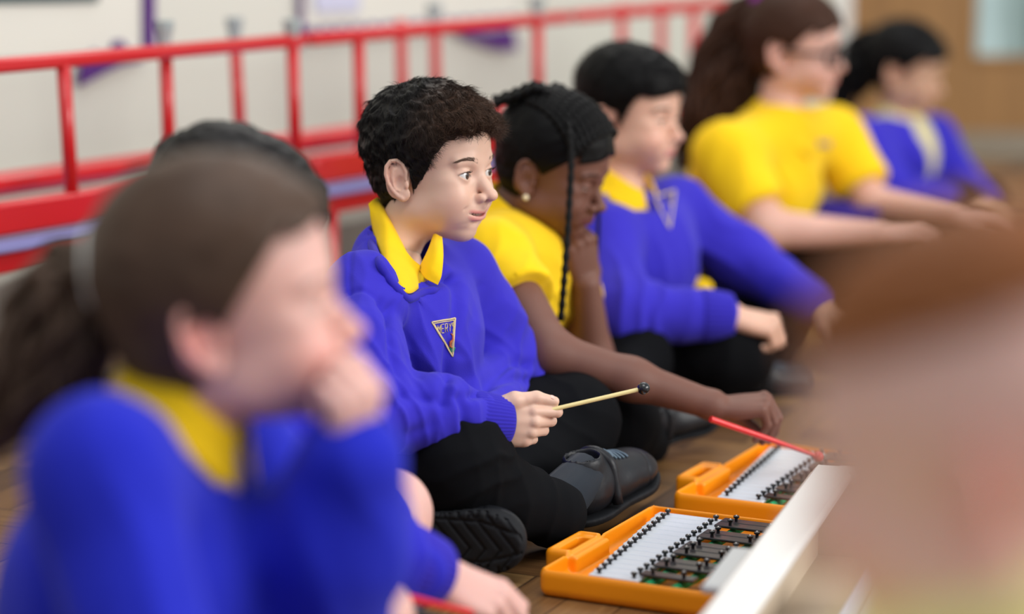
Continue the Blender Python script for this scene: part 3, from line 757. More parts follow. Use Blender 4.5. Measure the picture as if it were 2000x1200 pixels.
def tuck(cloth_o, sheets, ref, lim=.022, gap=.0045, its=9, cap=1.0):
    """the garment lies under its collar: press its surface below the collar leaves, easing out around them"""
    me = cloth_o.data; n = len(me.vertices); co = np.zeros(n * 3); me.vertices.foreach_get('co', co); co = co.reshape(-1, 3)
    E = np.zeros(len(me.edges) * 2, np.int32); me.edges.foreach_get('vertices', E); E = E.reshape(-1, 2); need = np.zeros((n, 3))
    for sh in sheets:
        V = A([v.co[:] for v in sh.data.vertices]); Fs = [tuple(p.vertices) for p in sh.data.polygons]
        tr = BVHTree.FromPolygons([tuple(v) for v in V], Fs); r = Vector(ref - OFF.get(cloth_o.parent.name, np.zeros(3)))
        for i in np.nonzero(((co > V.min(0) - lim) & (co < V.max(0) + lim)).all(1))[0]:
            v = Vector(co[i]); p, nn, k, d = tr.find_nearest(v, lim)
            if p is None: continue
            if nn.dot(p - r) < 0: nn = -nn
            h = (v - p).dot(nn)
            if h > -gap and ((v - p) - nn * h).length < .002: need[i] = -A(nn) * min(h + gap, cap)
    D = need.copy(); cnt = np.bincount(E.ravel(), minlength=n)[:, None]
    for _ in range(its):
        S = np.zeros((n, 3))
        for k in range(3): S[:, k] = np.bincount(E[:, 0], D[E[:, 1], k], n) + np.bincount(E[:, 1], D[E[:, 0], k], n)
        S /= np.maximum(cnt, 1); D = np.where((np.linalg.norm(S, axis=1) > np.linalg.norm(need, axis=1))[:, None], S, need)
    co += D; me.vertices.foreach_set('co', co.ravel()); me.update()
def open_area(o, poly, far):
    """cut the garment's neck opening (outline as seen in the photo, near side only)"""
    me = o.data; off = OFF[o.parent.name]; bm = bmesh.new(); bm.from_mesh(me); poly = A(poly, float); n = len(poly); kill = []
    for v in bm.verts:
        p = A(v.co) + off; D = p[1] * CP + (CH - p[2]) * SP
        if D > far: continue
        x, y = 1000 + FPX * p[0] / D, 600 - FPX * (p[1] * SP + (p[2] - CH) * CP) / D; ins = False
        for i in range(n):
            x1, y1 = poly[i]; x2, y2 = poly[(i + 1) % n]
            if (y1 > y) != (y2 > y) and x < (x2 - x1) * (y - y1) / (y2 - y1) + x1: ins = not ins
        if ins: kill.append(v)
    bmesh.ops.delete(bm, geom=kill, context='VERTS'); bm.to_mesh(me); bm.free(); me.update()
def under_polo(p, NB, ch, T, mat):
    V, Q = field_of([(cone(NB - T @ A([0, 0, .018]), ch, .038, .05), 0), (cone(NB + T @ A([0, 0, .02]), NB + T @ A([0, 0, .06]), .045), .002, True)], .005).mesh(); return put('polo_shirt', relax(V, Q, 1), Q, mat, p.root)
def seam_px(pts, depth=.002, w=.0022, far=None):
    """a stitched seam or crease: line given as the photo shows it, pressed into the camera-facing side of the cloth"""
    q = spline([(a, b, 0) for a, b in pts], 40) 
    def f(V, N):
        D = V[:, 1] * CP + (CH - V[:, 2]) * SP; u = np.stack([1000 + FPX * V[:, 0] / D, 600 - FPX * (V[:, 1] * SP + (V[:, 2] - CH) * CP) / D, 0 * D], 1)
        d = seg_dist(u * 6.6e-4, q * 6.6e-4); face = np.clip(-(N @ nrm([0, CP, -SP])) * 3, 0, 1)
        return -depth * np.exp(-(d / w) ** 2) * face * ((D < far) if far else 1)
    return f
def short_hair(h, mat, parent, xf, top=.016, side=.007, r=.0024, n=0, lump=.003, fringe=.066, name='hair', low=-.045):
    thick = lambda x, y, z: side + (top - side) * np.clip((z - .02) / .07, 0, 1) + .004 * np.clip(x / .08, 0, 1)
    def hl(x, y, z):
        ay = np.abs(y); zf = fringe - .22 * ay
        side_ = np.where(x > .064, zf, -9); sb = np.where((x > .006) & (x <= .064), np.interp(np.broadcast_to(x, x.shape), [.006, .014, .022, .032, .044, .064], [-.004, .000, .018, .038, .056, fringe - .012]), -9)
        over = np.where((x > -.022) & (x <= .006), .024 - 8 * (x + .009) ** 2, -9); back = np.where(x <= -.022, low + 0 * x, -9)
        return np.maximum(np.maximum(side_, sb), np.maximum(over, back)) - z
    V, Q = capmesh(h, thick, hl, lump, 70, r)
    if n:
        p, N = sample_surface(V, Q, n); d = nrm([.9, 0, -.35]) - 0 * N; d = d - (d * N).sum(1)[:, None] * N + .35 * N + .2 * RNG.normal(size=p.shape); d /= np.linalg.norm(d, axis=1)[:, None]
        v2, q2 = strand_mesh(p - N * .001, d, np.full(n, .014), .0005, -N * .3); Q = np.vstack([Q, q2 + len(V)]); V = np.vstack([V, v2])
    return put(name, xf(V), Q, mat, parent)
def shoe(heel, toe, upv, mat_u, parent, s=1.0, laces=True, tread=False):
    """child's school shoe: heel->toe on the sole line, upv out of the foot; > upper, sole, strap, lace"""
    X, Y, Z = frame_from(A(toe) - A(heel), upv); L = np.linalg.norm(A(toe) - A(heel)); k = L / .215; R = np.stack([X, Y, Z], 1)
    W = lambda V: A(heel) + (np.asarray(V) * k) @ R.T
    F = Fld((-.02, -.06, -.02), (.24, .06, .12), .0026)
    F.add(ell((.045, 0, .034), (.050, .034, .034))); F.add(ell((.120, 0, .028), (.075, .041, .032)), .02); F.add(ell((.172, .002, .022), (.045, .043, .026)), .02)
    F.add(cone((.045, 0, .050), (.036, 0, .072), .032, .030), .014); F.add(cone((.075, 0, .055), (.120, 0, .036), .026, .020), .02)
    F.sub(cone((.036, 0, .082), (.034, 0, .13), .023, .03), .004)
    F.cut(lambda x, y, z: .000 - z + 0 * x + 0 * y); V, Q = F.mesh(); V = relax(V, Q, 1)
    N = normals(V, Q); toecap = np.abs(np.sqrt(((V[:, 0] - .125) / 1.0) ** 2 + V[:, 1] ** 2) - .052); d = -.0012 * np.exp(-(toecap / .0018) ** 2) * (V[:, 0] > .13)
    d += -.0012 * np.exp(-((V[:, 0] - .062 - .3 * (V[:, 2] - .03)) / .0018) ** 2); V = V + N * d[:, None]
    up = put('shoe', W(V), Q, mat_u, parent)
    G = Fld((-.02, -.06, -.02), (.24, .06, .04), .0024)
    G.add(ell((.048, 0, .006), (.054, .038, .03))); G.add(ell((.120, .001, .006), (.085, .041, .03)), .02); G.add(ell((.165, .002, .006), (.056, .048, .03)), .02)
    G.cut(lambda x, y, z: np.maximum(-.008 - z, z - (.004 + .35 * np.clip(x - .16, 0, 1))) + 0 * x + 0 * y)
    V, Q = G.mesh(); V = relax(V, Q, 1); N = normals(V, Q)
    if tread:
        b = V[:, 2] < -.004; x, y = V[:, 0], V[:, 1]
        g = np.minimum(np.abs(((x + np.abs(y - .01) * .8) % .022) - .011), 1); ring = np.abs(np.abs(y) - .030 + .3 * np.clip(x - .16, 0, 1))
        dep = np.maximum(np.exp(-(g / .0022) ** 2), np.exp(-(ring / .002) ** 2)) * b; V = V + A([0, 0, .0035]) * dep[:, None]
        lug = (np.abs(((x * 1.0) % .0135) - .0067) < .0016) & (np.abs(y) > .034); V = V + A([0, 0, .0035]) * (lug & b)[:, None]
    put('sole', W(V), Q, RUB, up)
    if laces:
        m = MB()
        def tz(x, y):
            c = F.v[int(round((x - F.lo[0]) / F.r)), int(round((y - F.lo[1]) / F.r))]; q = np.nonzero(c < 0)[0]; q = q[-1]; return F.lo[2] + (q + c[q] / (c[q] - c[q + 1])) * F.r
        for i in range(5):
            x0 = .084 + i * .011; m.tube(W(spline([(x0 + .004 * (1 - abs(y) / .022), y, tz(x0 + .004 * (1 - abs(y) / .022), y) + .0012) for y in np.linspace(-.022, .022, 9)], 18)), .0017 * k, 6)
        m.build('lace', LACE, up, smooth=True)
        st = MB(); st.tube(W(spline([(.066, -.036, .010)] + [(.068, y, tz(.068, y) - .002) for y in (-.028, -.018, -.008, 0, .008, .018, .028)] + [(.066, .036, .010)], 30)), .0075 * k, 10, caps=True)
        st.build('strap', mat_u, up, smooth=True)
    return up
# =================================================================== main boy (C)
def boy_main():
    p = Person('smiling curly haired boy in a blue sweatshirt holding a pale wooden beater', P(760, 1020, 3.25) * A([1, 1, 0]), S_C)
    R_ = p.root; NB = P(769, 496, 3.22)
    h = dict(smile=1.0, open=.0020, eye=.0052, cheek=1.05, blush=.35, earred=.35, gaze=(1, .05, .06), nose=1.15, noseup=.0010, mouth=.0335, mc=15, rec=.009, eara=.30, earx=.001, ears_s=.97)
    p.head(P(841, 346, 3.22), -30, 3, -1, h, NB, .0014, .965, neck=(.036, .034))
    curly_hair(h, H_C, R_, p.xf); eyebrow(h, BROW, R_, p.xf, p.F); lashes(h, LASH, R_, p.xf); teeth(h, TOOTH, R_, p.xf)
    SR, SL = P(714, 572, 3.09), P(890, 532, 3.33); ER, WR = P(704, 806, 2.95), P(972, 824, 3.035); EL, WL = P(985, 722, 3.40), P(935, 822, 3.16)
    T = rotm(math.radians(-27), math.radians(8)); ch = P(792, 655, 3.21); pel = P(745, 880, 3.26)
    # hand
    O = P(932, 828, 3.035); X = nrm(P(1045, 835, 3.04) - O)
    pr, L, tips = hand(O, X, (0, -1, .12), 1, [(20, 100, 50), (50, 92, 60), (58, 94, 60), (66, 92, 55)],
                       thumb=[(.016, .020, .004), (.048, .0355, .003), (.078, .0400, -.003), (.1030, .0360, -.008)], s=.93)
    p.skin_chunk(pr + [(cone(ER * .3 + O * .7, O + X * .012, .022, .020), .01)], .0013, 1)
    nl = MB(); 
    tn = L((.0995, .0425, -.0035)); F_ = frame_from(L((.1030, .036, -.008)) - L((.078, .040, -.003)), L((.09, .05, .006)) - L((.09, .03, -.006)))
    m = MB(); ph = np.linspace(0, 2 * np.pi, 16, endpoint=False)
    nv, nf = tube([tn - F_[2] * .0012, tn - F_[2] * .0002, tn + F_[2] * .0004], [.0040, .0040, .0030], 14); m.add(nv, nf); m.build('thumbnail', NAIL, R_, smooth=True)
    # left hand resting under the right wrist
    O2 = P(900, 838, 3.13); pr2, _, _ = hand(O2, P(975, 862, 3.06) - O2, (-.1, .2, 1), -1, [(30, 40, 30)] * 4, s=.95)
    p.skin_chunk(pr2, .0024, 1)
    # torso under the clothes keeps the body whole
    p.skin_chunk([(cone(NB, ch, .034, .05), 0), (ell(ch - A([0, 0, .02]), (.065, .10, .09), T), .02), (cone(ch, pel, .075, .085), .03), (cone(ch, SR, .035, .028), .02), (cone(ch, SL, .035, .028), .02)] + limb([SR, ER, O], [.034, .028, .018], .02) + limb([SL, EL, O2], [.034, .028, .018], .02), .006, 1)
    # stick
    ba, bb = L((.058, .004, -.020)), P(1257, 759, 3.06)
    b = empty('beater', ba, 'pale wooden beater with a black ball tip held by the boy in focus', 'beater')
    m = MB(); tip = P(1093, 797, 3.045); d = nrm(bb - tip); m.tube([tip - d * .045, bb], .0027, 14); m.build('stick', STICK, b, smooth=False, angle=40)
    v, f = tube([bb + d * x for x in np.cos(np.linspace(math.pi, 0, 15)) * .0082], np.maximum(.0082 * np.sin(np.linspace(math.pi, 0, 15)), 1e-5), 20)
    m = MB(); m.add(v, f); m.build('ball', BLKB, b, smooth=True)
    # sweatshirt
    pr = torso(SR, SL, NB, ch, pel, T, .090, .128, .105, .010, .046, .048, .010) + [(ell(pel, (.12, .135, .07), T), .03)]
    pr += limb([SR, SR * .45 + ER * .55 + A([-.004, -.004, 0]), ER], [.051, .054, .050], .03) + limb([ER, ER * .45 + WR * .55 + A([0, 0, .004]), WR - (WR - ER) * .16], [.050, .046, .035], .028)
    pr += limb([SL, SL * .5 + EL * .5, EL], [.050, .054, .050], .03) + limb([EL, WL], [.050, .038], .028)
    pr.append((cone(NB + T @ A([.008, 0, -.010]), NB + T @ A([.02, 0, .07]), .042, .056), .004, True)); pr += [(sph(P(824, 510, 3.125), .026), .003, True), (sph(P(815, 500, 3.17), .036), .003, True)]
    ax = nrm(WR - ER); aR = nrm(ER - SR); aL = nrm(EL - SL); aL2 = nrm(WL - EL)
    px = lambda x, y, D: P(x, y, D)
    folds = [lambda V, N: ridge(V, ER + A([.02, -.02, .03]), ax * .8 - aR * .6, .030, .007, .075, .5, 14, 1),
             lambda V, N: ridge(V, WR - ax * .075, ax + A([0, 0, .35]), .030, .0085, .050, .35, 20, 5),
             lambda V, N: ridge(V, EL + A([.0, -.03, -.01]), aL2 * .7 + A([.2, 0, .8]), .030, .010, .075, .5, 13, 9),
             lambda V, N: ridge(V, SL * .35 + EL * .65, A([.55, .1, .6]), .045, .007, .075, .5, 10, 15),
             lambda V, N: ridge(V, px(760, 680, 3.1), A([.9, .2, .10]), .050, .008, .11, .6, 8, 33),
             lambda V, N: ridge(V, px(850, 760, 3.15), A([.8, .2, .5]), .050, .008, .08, .5, 9, 43),
             lambda V, N: ridge(V, SR + A([.0, -.05, -.06]), A([.7, 0, .55]), .040, .006, .075, .4, 10, 53),
             wrinkle(.0018, 11), seam_px([(640, 610), (664, 580), (690, 568), (720, 572), (748, 590), (766, 620)], .0030, .0032, 3.2), seam_px([(683, 572), (683, 530), (688, 495), (706, 470)], .0022, .0026, 3.25),
             seam_px([(748, 588), (765, 615), (768, 660), (776, 720), (792, 765)], .0095, .0065, 3.25), seam_px([(772, 600), (797, 665), (812, 730), (838, 778)], .0075, .0090, 3.25), seam_px([(768, 600), (766, 660), (740, 740), (735, 790)], .0035, .0080, 3.2),
             seam_px([(893, 545), (896, 600), (888, 650), (880, 700), (868, 785)], .0110, .0075), seam_px([(935, 560), (925, 620), (900, 690)], .0035, .0080), seam_px([(1032, 712), (1005, 706), (978, 722), (950, 745)], .0100, .0065), seam_px([(1040, 745), (1005, 738), (965, 748), (925, 772)], .0100, .0070),
             seam_px([(898, 776), (908, 800), (912, 832), (925, 850)], .0095, .0065, 3.1), seam_px([(700, 790), (745, 800), (800, 775), (850, 780)], .0045, .0080, 3.1), seam_px([(860, 800), (840, 830), (800, 850)], .0040, .0080, 3.1)]
    sw, V, Q = cloth('sweatshirt', pr, .0030, SWEAT, R_, folds, 2)
    cuff(WR - ax * .040, WR + ax * .010, .0375, .0305, SWRIB, R_)
    # crew neck rib band
    tr = BVHTree.FromPolygons([tuple(v) for v in V], [tuple(map(int, q)) for q in Q])
    def onto(pt, off, dirn=(0, 1, 0)):
        hit = tr.ray_cast(Vector(pt) - Vector(dirn) * .25, Vector(dirn)); q = hit[0] if hit[0] else tr.find_nearest(Vector(pt))[0]
        n_ = hit[1] if hit[0] else tr.find_nearest(Vector(pt))[1]
        return A(q) + A(n_) * off
    view = nrm(P(865, 655, 3.2) - A([0, 0, CH]))
    def cam_on(q, off):
        o = Vector((0, 0, CH)); d = Vector(nrm(q - A([0, 0, CH]))); hit = tr.ray_cast(o, d)
        if hit[0] is None: return q
        s_ = A(hit[0]) - A(d) * off
        return s_ if np.linalg.norm(q - A([0, 0, CH])) > np.linalg.norm(s_ - A([0, 0, CH])) or off > 0 and np.linalg.norm(q - s_) < .05 else q
    o_cam = Vector((0, 0, CH))
    def hitD(px_, py_, t_):
        d = Vector(nrm(P(px_, py_, 3.2) - A([0, 0, CH]))); h_ = t_.ray_cast(o_cam, d)
        return None if h_[0] is None else h_[0].y * CP + (CH - h_[0].z) * SP
    smp = [(a_, b_, hitD(a_, b_, tr)) for a_, b_ in ((716, 452), (722, 480), (738, 512), (750, 540), (780, 572), (800, 588), (825, 580))]; smp = A([q for q in smp if q[2]])
    cf = np.linalg.lstsq(np.c_[smp[:, 0] / 1000, smp[:, 1] / 1000, np.ones(len(smp))], smp[:, 2], rcond=None)[0]; DP = lambda a_, b_: cf[0] * a_ / 1000 + cf[1] * b_ / 1000 + cf[2]
    low_in = [P(752, 400, 3.26), P(770, 440, 3.215), P(792, 490, 3.19), P(806, 518, 3.18), P(820, 538, 3.18)]
    near_in = [P(741, 390, 3.25), P(760, 430, 3.195), P(783, 478, 3.172), P(802, 504, 3.163), P(820, 520, 3.160)]
    crest = [P(736, 387, 3.24), P(753, 432, 3.183), P(775, 482, 3.160), P(797, 511, 3.152), P(820, 527, 3.150)]
    cD = [3.24, 3.183, 3.160, 3.152, 3.150]; op_ = [(720, 398), (732, 460), (757, 522), (796, 573), (832, 549)]; oD = [3.215] + [DP(*q) - .010 for q in op_[1:]]
    outr = [P(*q, d_) for q, d_ in zip(op_, oD)]
    cpx = [(736, 387), (753, 432), (775, 482), (797, 511), (820, 527)]
    mid = [P((a_[0] + b_[0]) / 2 - 1, (a_[1] + b_[1]) / 2, (c_ + d_) / 2 - .005) for a_, b_, c_, d_ in zip(cpx, op_, cD, oD)]
    cl1 = sheet('collar', [low_in, near_in, crest, mid, outr], POLO, R_, .0024, 50, 14)
    f1 = min(3.150, (hitD(855, 557, tr) or 3.15) - .006)
    rows = [[P(812, 545, 3.175), P(824, 525, 3.175), P(838, 500, 3.185), P(846, 476, 3.20)], [P(819, 528, 3.158), P(828, 508, 3.158), P(839, 484, 3.168), P(848, 458, 3.190)],
            [P(832, 545, f1), P(843, 520, f1), P(853, 490, f1 + .012), P(858, 462, 3.185)], [P(855, 557, f1), P(862, 538, f1), P(865, 500, f1 + .012), P(863, 464, 3.185)]]
    cl2 = sheet('collar', rows, POLO, R_, .0024, 40, 10)
    tuck(sw, [cl1, cl2], NB - A([0, 0, .02]), lim=.035, its=16, cap=.012); open_area(sw, [(772, 478), (815, 486), (850, 466), (857, 540), (840, 542), (828, 549), (806, 556), (788, 530)], 3.22); under_polo(p, NB, ch, T, POLO)
    me_ = sw.data; Vs = A([v.co[:] for v in me_.vertices]) + OFF[R_.name]; tr = BVHTree.FromPolygons([tuple(v) for v in Vs], [tuple(q.vertices) for q in me_.polygons])
    rp = []
    for a_, b_ in ((712, 425), (717, 450), (726, 480), (740, 512), (756, 540), (776, 566), (797, 584), (822, 574), (845, 568), (866, 560)):
        d_ = hitD(a_, b_, tr)
        if d_ and d_ < 3.25: rp.append(P(a_, b_, d_ + .002))
    rp = spline(rp, 70); rr_ = .0058 * np.clip(np.minimum(np.linspace(0, 8, 70), np.linspace(8, 0, 70)), .15, 1); m = MB(); v, f = tube(rp, rr_, 12); m.add(v, f); m.build('neck_rib', SWRIB, R_, smooth=True)
    view = nrm(P(865, 655, 3.2) - A([0, 0, CH]))
    # embroidered badge
    c0 = P(866, 658, 3.15); TL, TR, BT = P(843, 630, 3.15), P(889, 622, 3.15), P(884, 697, 3.15)
    def proj(pts, off): return [onto(q, off, view) for q in pts]
    m = MB()
    for sc, rr in ((1.0, .0011), (.86, .0007)):
        cen = (TL + TR + BT) / 3; cr = [cen + (q - cen) * sc for q in (TL, TR, BT)]
        for a_, b_ in ((0, 1), (1, 2), (2, 0)):
            m.tube(proj([cr[a_] + (cr[b_] - cr[a_]) * t for t in np.linspace(0, 1, 14)], .0006), rr, 6)
    ux = (TR - TL) * .66; uy = A([0, 0, 1.]) * .0112; o0 = TL + (TR - TL) * .25 + A([.0, 0, -.0165])
    GL = {'M': [[(0, 0), (0, 1), (.5, .4), (1, 1), (1, 0)]], 'E': [[(1, 0), (0, 0), (0, 1), (1, 1)], [(0, .5), (.8, .5)]], 'R': [[(0, 0), (0, 1), (.8, 1), (.9, .75), (.8, .5), (0, .5)], [(.4, .5), (1, 0)]], 'Y': [[(0, 1), (.5, .5), (1, 1)], [(.5, .5), (.5, 0)]], 'S': [[(0, .1), (.8, 0), (.9, .4), (.1, .6), (.1, .95), (.9, 1)]]}
    for i, chh in enumerate('MERYS'):
        for st in GL[chh]:
            q = [o0 + ux * (i * .235 + s_[0] * .16) + uy * (s_[1] * (1 - .0 * i)) for s_ in st]
            q = sum([[q[k] + (q[k + 1] - q[k]) * t for t in (0, .5)] for k in range(len(q) - 1)], []) + [q[-1]]
            m.tube(proj(q, .0006), .00055, 5)
    m.build('badge', GOLD, sw, smooth=True)
    m = MB(); m.tube(proj([P(880, 652, 3.15), P(884, 656, 3.15), P(885, 664, 3.15), P(880, 668, 3.15), P(879, 676, 3.15), P(883, 680, 3.15)], .0008), [.0007, .0010, .0014, .0018, .0016, .001], 6); m.build('badge_animal', ORTH, sw, smooth=True)
    m = MB()
    for k in range(3): m.tube(proj([P(877 + 1.5 * k, 681 + 3 * k, 3.15), P(889 - k, 680 + 3 * k, 3.15)], .0006), .0011, 6)
    m.build('badge_grass', GRTH, sw, smooth=True)
    # trousers
    HR, HL = P(762, 925, 3.17), P(830, 890, 3.36); KR, KL = P(893, 905, 3.01), P(1118, 822, 3.37); SH, ST, SU = P(1120, 1022, 3.15), P(1256, 928, 3.32), (-.46, -.80, .38); fx = frame_from(ST - SH, SU); AR, AL = P(1072, 1003, 3.10), P(905, 1020, 3.13)
    pr = [(ell((HR + HL) / 2 + A([-.02, 0, 0]), (.12, .145, .085), T), 0)] + limb([HR, HR * .4 + KR * .6 + A([0, 0, .006]), KR], [.085, .074, .062], .03) + limb([KR, KR * .5 + AR * .5 - A([0, 0, .012]), AR], [.062, .047, .043], .028)
    pr += limb([HL, HL * .4 + KL * .6, KL], [.085, .074, .062], .03) + limb([KL, KL * .5 + AL * .5 + A([0, .02, -.004]), AL], [.060, .052, .046], .03)
    pr.append((cone(AR, AR + nrm(AR - KR) * .010, .042, .043), .01))
    folds = [lambda V, N: ridge(V, KR + A([.03, -.02, .02]), A([.5, -.2, -.8]), .038, .006, .07, .6, 12, 61), lambda V, N: ridge(V, (KR + AR) / 2, nrm(AR - KR) + A([0, 0, .5]), .042, .007, .08, .6, 11, 71),
             lambda V, N: ridge(V, KL + A([-.05, -.03, .0]), A([.6, 0, .7]), .036, .006, .085, .5, 12, 81), lambda V, N: ridge(V, P(930, 860, 3.0), A([.7, 0, .6]), .03, .005, .04, .4, 12, 85), wrinkle(.002, 13, 9)]
    cloth('trousers', pr, .0036, TROU, R_, folds, 2)
    # socks + shoes
    shoe(SH, ST, SU, LEATH, R_, 1)
    m = MB(); m.tube([AR - nrm(AR - KR) * .02, AR, SH + fx[0] * .036 + fx[2] * .055, SH + fx[0] * .05 + fx[2] * .03], [.036, .038, .030, .022], 18); m.build('sock', SOCK, R_, smooth=True)
    hh = P(728, 1040, 3.00); tt = P(1018, 1062, 2.95)
    shoe(hh, tt, (.05, 1, .10), LEATH, R_, 1, laces=False, tread=True)
    p.finish(); return p
# =================================================================== girl with braids (D)
def girl_braids():
    p = Person('girl with black braids and a yellow polo shirt leaning over, chin resting on her fist', P(990, 830, 3.75) * A([1, 1, 0]), S_D)
    R_ = p.root; NB = P(1000, 410, 3.70)
    h = dict(smile=0, eye=.0011, lids=.003, cheek=1.0, nosew=1.35, lipt=1.25, blush=.1, earred=.1, browz=.001, w=1.0)
    p.head(P(1074, 342, 3.67), -22, 20, 2, h, NB, .0020, .955, neck=(.034, .040))
    eyebrow(h, LASH, R_, p.xf, p.F, 160)
    def lines(V): return V
    hl = hairline_girl(.070, .35, .028, -.045)
    V, Q = capmesh(h, lambda x, y, z: .005 + .004 * np.clip(z / .1, 0, 1), hl, .0015, 60, .0024); put('hair', p.xf(V), Q, H_BK, R_)
    m = MB()
    for i, a in enumerate(np.linspace(-1.35, 1.35, 15)):   # cornrows from the hairline back to the crown knot
        pts = []
        for t in np.linspace(.0, 1, 14):
            th = .62 + t * 1.50; y = math.sin(a * (1 - .45 * t)) ; cx = math.cos(a * (1 - .45 * t))
            pts.append(A([-.012 + .099 * math.cos(th) * (.75 + .25 * cx), .083 * y * (1 - .25 * t), .046 + .088 * math.sin(th) * (.28 + .72 * cx)]))
        pts = spline(pts, 44); w = .0064 + .0010 * np.sin(np.arange(44) * 1.45)
        m.tube(p.xf(pts), w, 8)
    for i in range(4):   # gathered braids behind the crown
        a = random.uniform(-.8, .8); b0 = A([-.045 + .01 * i % 3, .05 * a, .128]); m.tube(p.xf(spline([b0, b0 + A([-.02, .012 * a, .002]), b0 + A([-.045, .02 * a, -.020]), b0 + A([-.075, .03 * a, -.045])], 26)), .0072 + .0018 * np.sin(np.arange(26) * 1.6), 8)
    m.build('braids', H_BK, R_, smooth=True)
    m = MB(); q = spline([P(1108, 215, 3.60), P(1116, 290, 3.545), P(1112, 400, 3.52), P(1104, 520, 3.50), P(1095, 628, 3.50)], 70)
    m.tube(q, .0048 + .0009 * np.sin(np.arange(70) * 1.7), 8)
    q = spline([P(1150, 260, 3.72), P(1168, 400, 3.74), P(1166, 500, 3.75)], 30); m.tube(q, .003, 8); m.build('loose_braid', H_BK, R_, smooth=True)
    e = MB(); c = p.xf((.000, -.080, -.026)); e.tube([c + A([0, y, 0]) for y in (.004, 0, -.003, -.004)], [.0045, .0045, .0035, .001], 12); e.build('ear_stud', EARR, R_, smooth=True)
    SR, SL = P(962, 492, 3.53), P(1062, 450, 3.80); ER, WR = P(1075, 690, 3.40), P(1392, 792, 3.40); EL, WL = P(1160, 705, 3.74), P(1146, 556, 3.69)
    T = rotm(math.radians(-22), math.radians(28)); ch = P(985, 560, 3.70); pel = P(965, 770, 3.80)
    # right hand pinching a red beater
    O = P(1398, 795, 3.40); pr, L, tips = hand(O, P(1490, 786, 3.40) - O, (.15, -.15, 1), 1, [(62, 38, 18), (66, 40, 20), (72, 42, 22), (78, 45, 22)],
        thumb=[(.016, .018, -.010), (.036, .022, -.026), (.054, .014, -.044), (.070, .004, -.058)], s=.94, spread=.02)
    p.skin_chunk(limb([SR * .6 + ER * .4, ER, ER * .5 + WR * .5, WR], [.036, .0315, .028, .0205], .02) + [(cone(WR, O, .0205, .0195), .01)] + pr, .0020, 1)
    O2 = WL; pr2, L2, _ = hand(O2, P(1136, 480, 3.665) - O2, (.5, -.85, .1), -1, [(70, 95, 60)] * 4, thumb=[(.016, .020, -.006), (.040, .026, -.02), (.056, .012, -.034), (.062, -.006, -.038)], s=.92)
    p.skin_chunk(limb([SL, EL, WL], [.036, .030, .0215], .02) + pr2, .0022, 1)
    p.skin_chunk([(cone(NB, ch, .038, .06), 0), (ell(ch, (.07, .105, .11), T), .03), (cone(ch, pel, .07, .08), .03)], .007, 1)
    pr = torso(SR, SL, NB, ch, pel, T, .090, .124, .115, .012, .046)
    hemR = SR * .52 + ER * .48; pr += limb([SR, hemR], [.052, .056], .03); hemL = SL * .5 + EL * .5; pr += limb([SL, hemL], [.050, .054], .03)
    aR = nrm(ER - SR); ex = [(rbox(hemR + aR * .045, (.20, .20, .09), 0, np.stack(frame_from((0, 1, 0) - aR * aR[1], aR), 1)), .002, True)]
    cloth('polo_shirt', pr + ex, .0040, POLO, R_, [lambda V, N: ridge(V, SR + A([.0, -.05, -.04]), A([.7, 0, -.5]), .05, .006, .09, .5, 9, 3), lambda V, N: ridge(V, ch + A([.06, -.06, -.06]), A([.7, 0, .7]), .045, .008, .1, .5, 9, 8), wrinkle(.002, 12)], 2)
    collar(NB + A([0, 0, -.004]), rotm(math.radians(-22), math.radians(24)), POLO, R_, .044, .043, .02, .04)
    # sweatshirt tied round the waist
    cloth('tied_sweatshirt', [(ell(pel + A([0, 0, -.03]), (.135, .145, .06), T), 0), (cone(pel + A([.05, -.11, -.02]), pel + A([.12, -.06, -.02]), .030), .03)], .006, SWEAT, R_, [wrinkle(.006, 16)], 1)
    HR, HL = P(985, 800, 3.68), P(1040, 770, 3.92); KR, KL = P(1198, 822, 3.50), P(1232, 700, 3.90); AR, AL = P(1300, 860, 3.58), P(1150, 880, 3.55)
    pr = [(ell((HR + HL) / 2, (.13, .14, .08), T), 0)] + limb([HR, KR], [.080, .060], .03) + limb([KR, P(1250, 860, 3.62)], [.058, .044], .03) + limb([HL, KL], [.080, .062], .03) + limb([KL, P(1190, 820, 3.72)], [.060, .045], .03)
    cloth('trousers', pr, .005, TROU, R_, [wrinkle(.003, 13)], 2)
    shoe(P(1235, 868, 3.60), P(1395, 812, 3.68), (-.1, -.45, .85), LEATH, R_, 1)
    p.finish()
    a, b_ = P(1388, 819, 3.31), P(1600, 892, 3.39)
    b = empty('beater', a, 'red plastic beater pinched in the hand of the girl with braids', 'beater')
    m = MB(); g = tips[0]; m.tube([a, a + (b_ - a) * .45, b_], [.0044, .0040, .0026], 12); m.build('stick', REDP, b, smooth=False, angle=50)
    m = MB(); d = nrm(b_ - a); v, f = tube([b_ + d * x for x in np.cos(np.linspace(math.pi, 0, 13)) * .008], np.maximum(.008 * np.sin(np.linspace(math.pi, 0, 13)), 1e-5), 16); m.add(v, f); m.build('ball', REDP, b, smooth=True)
    return p
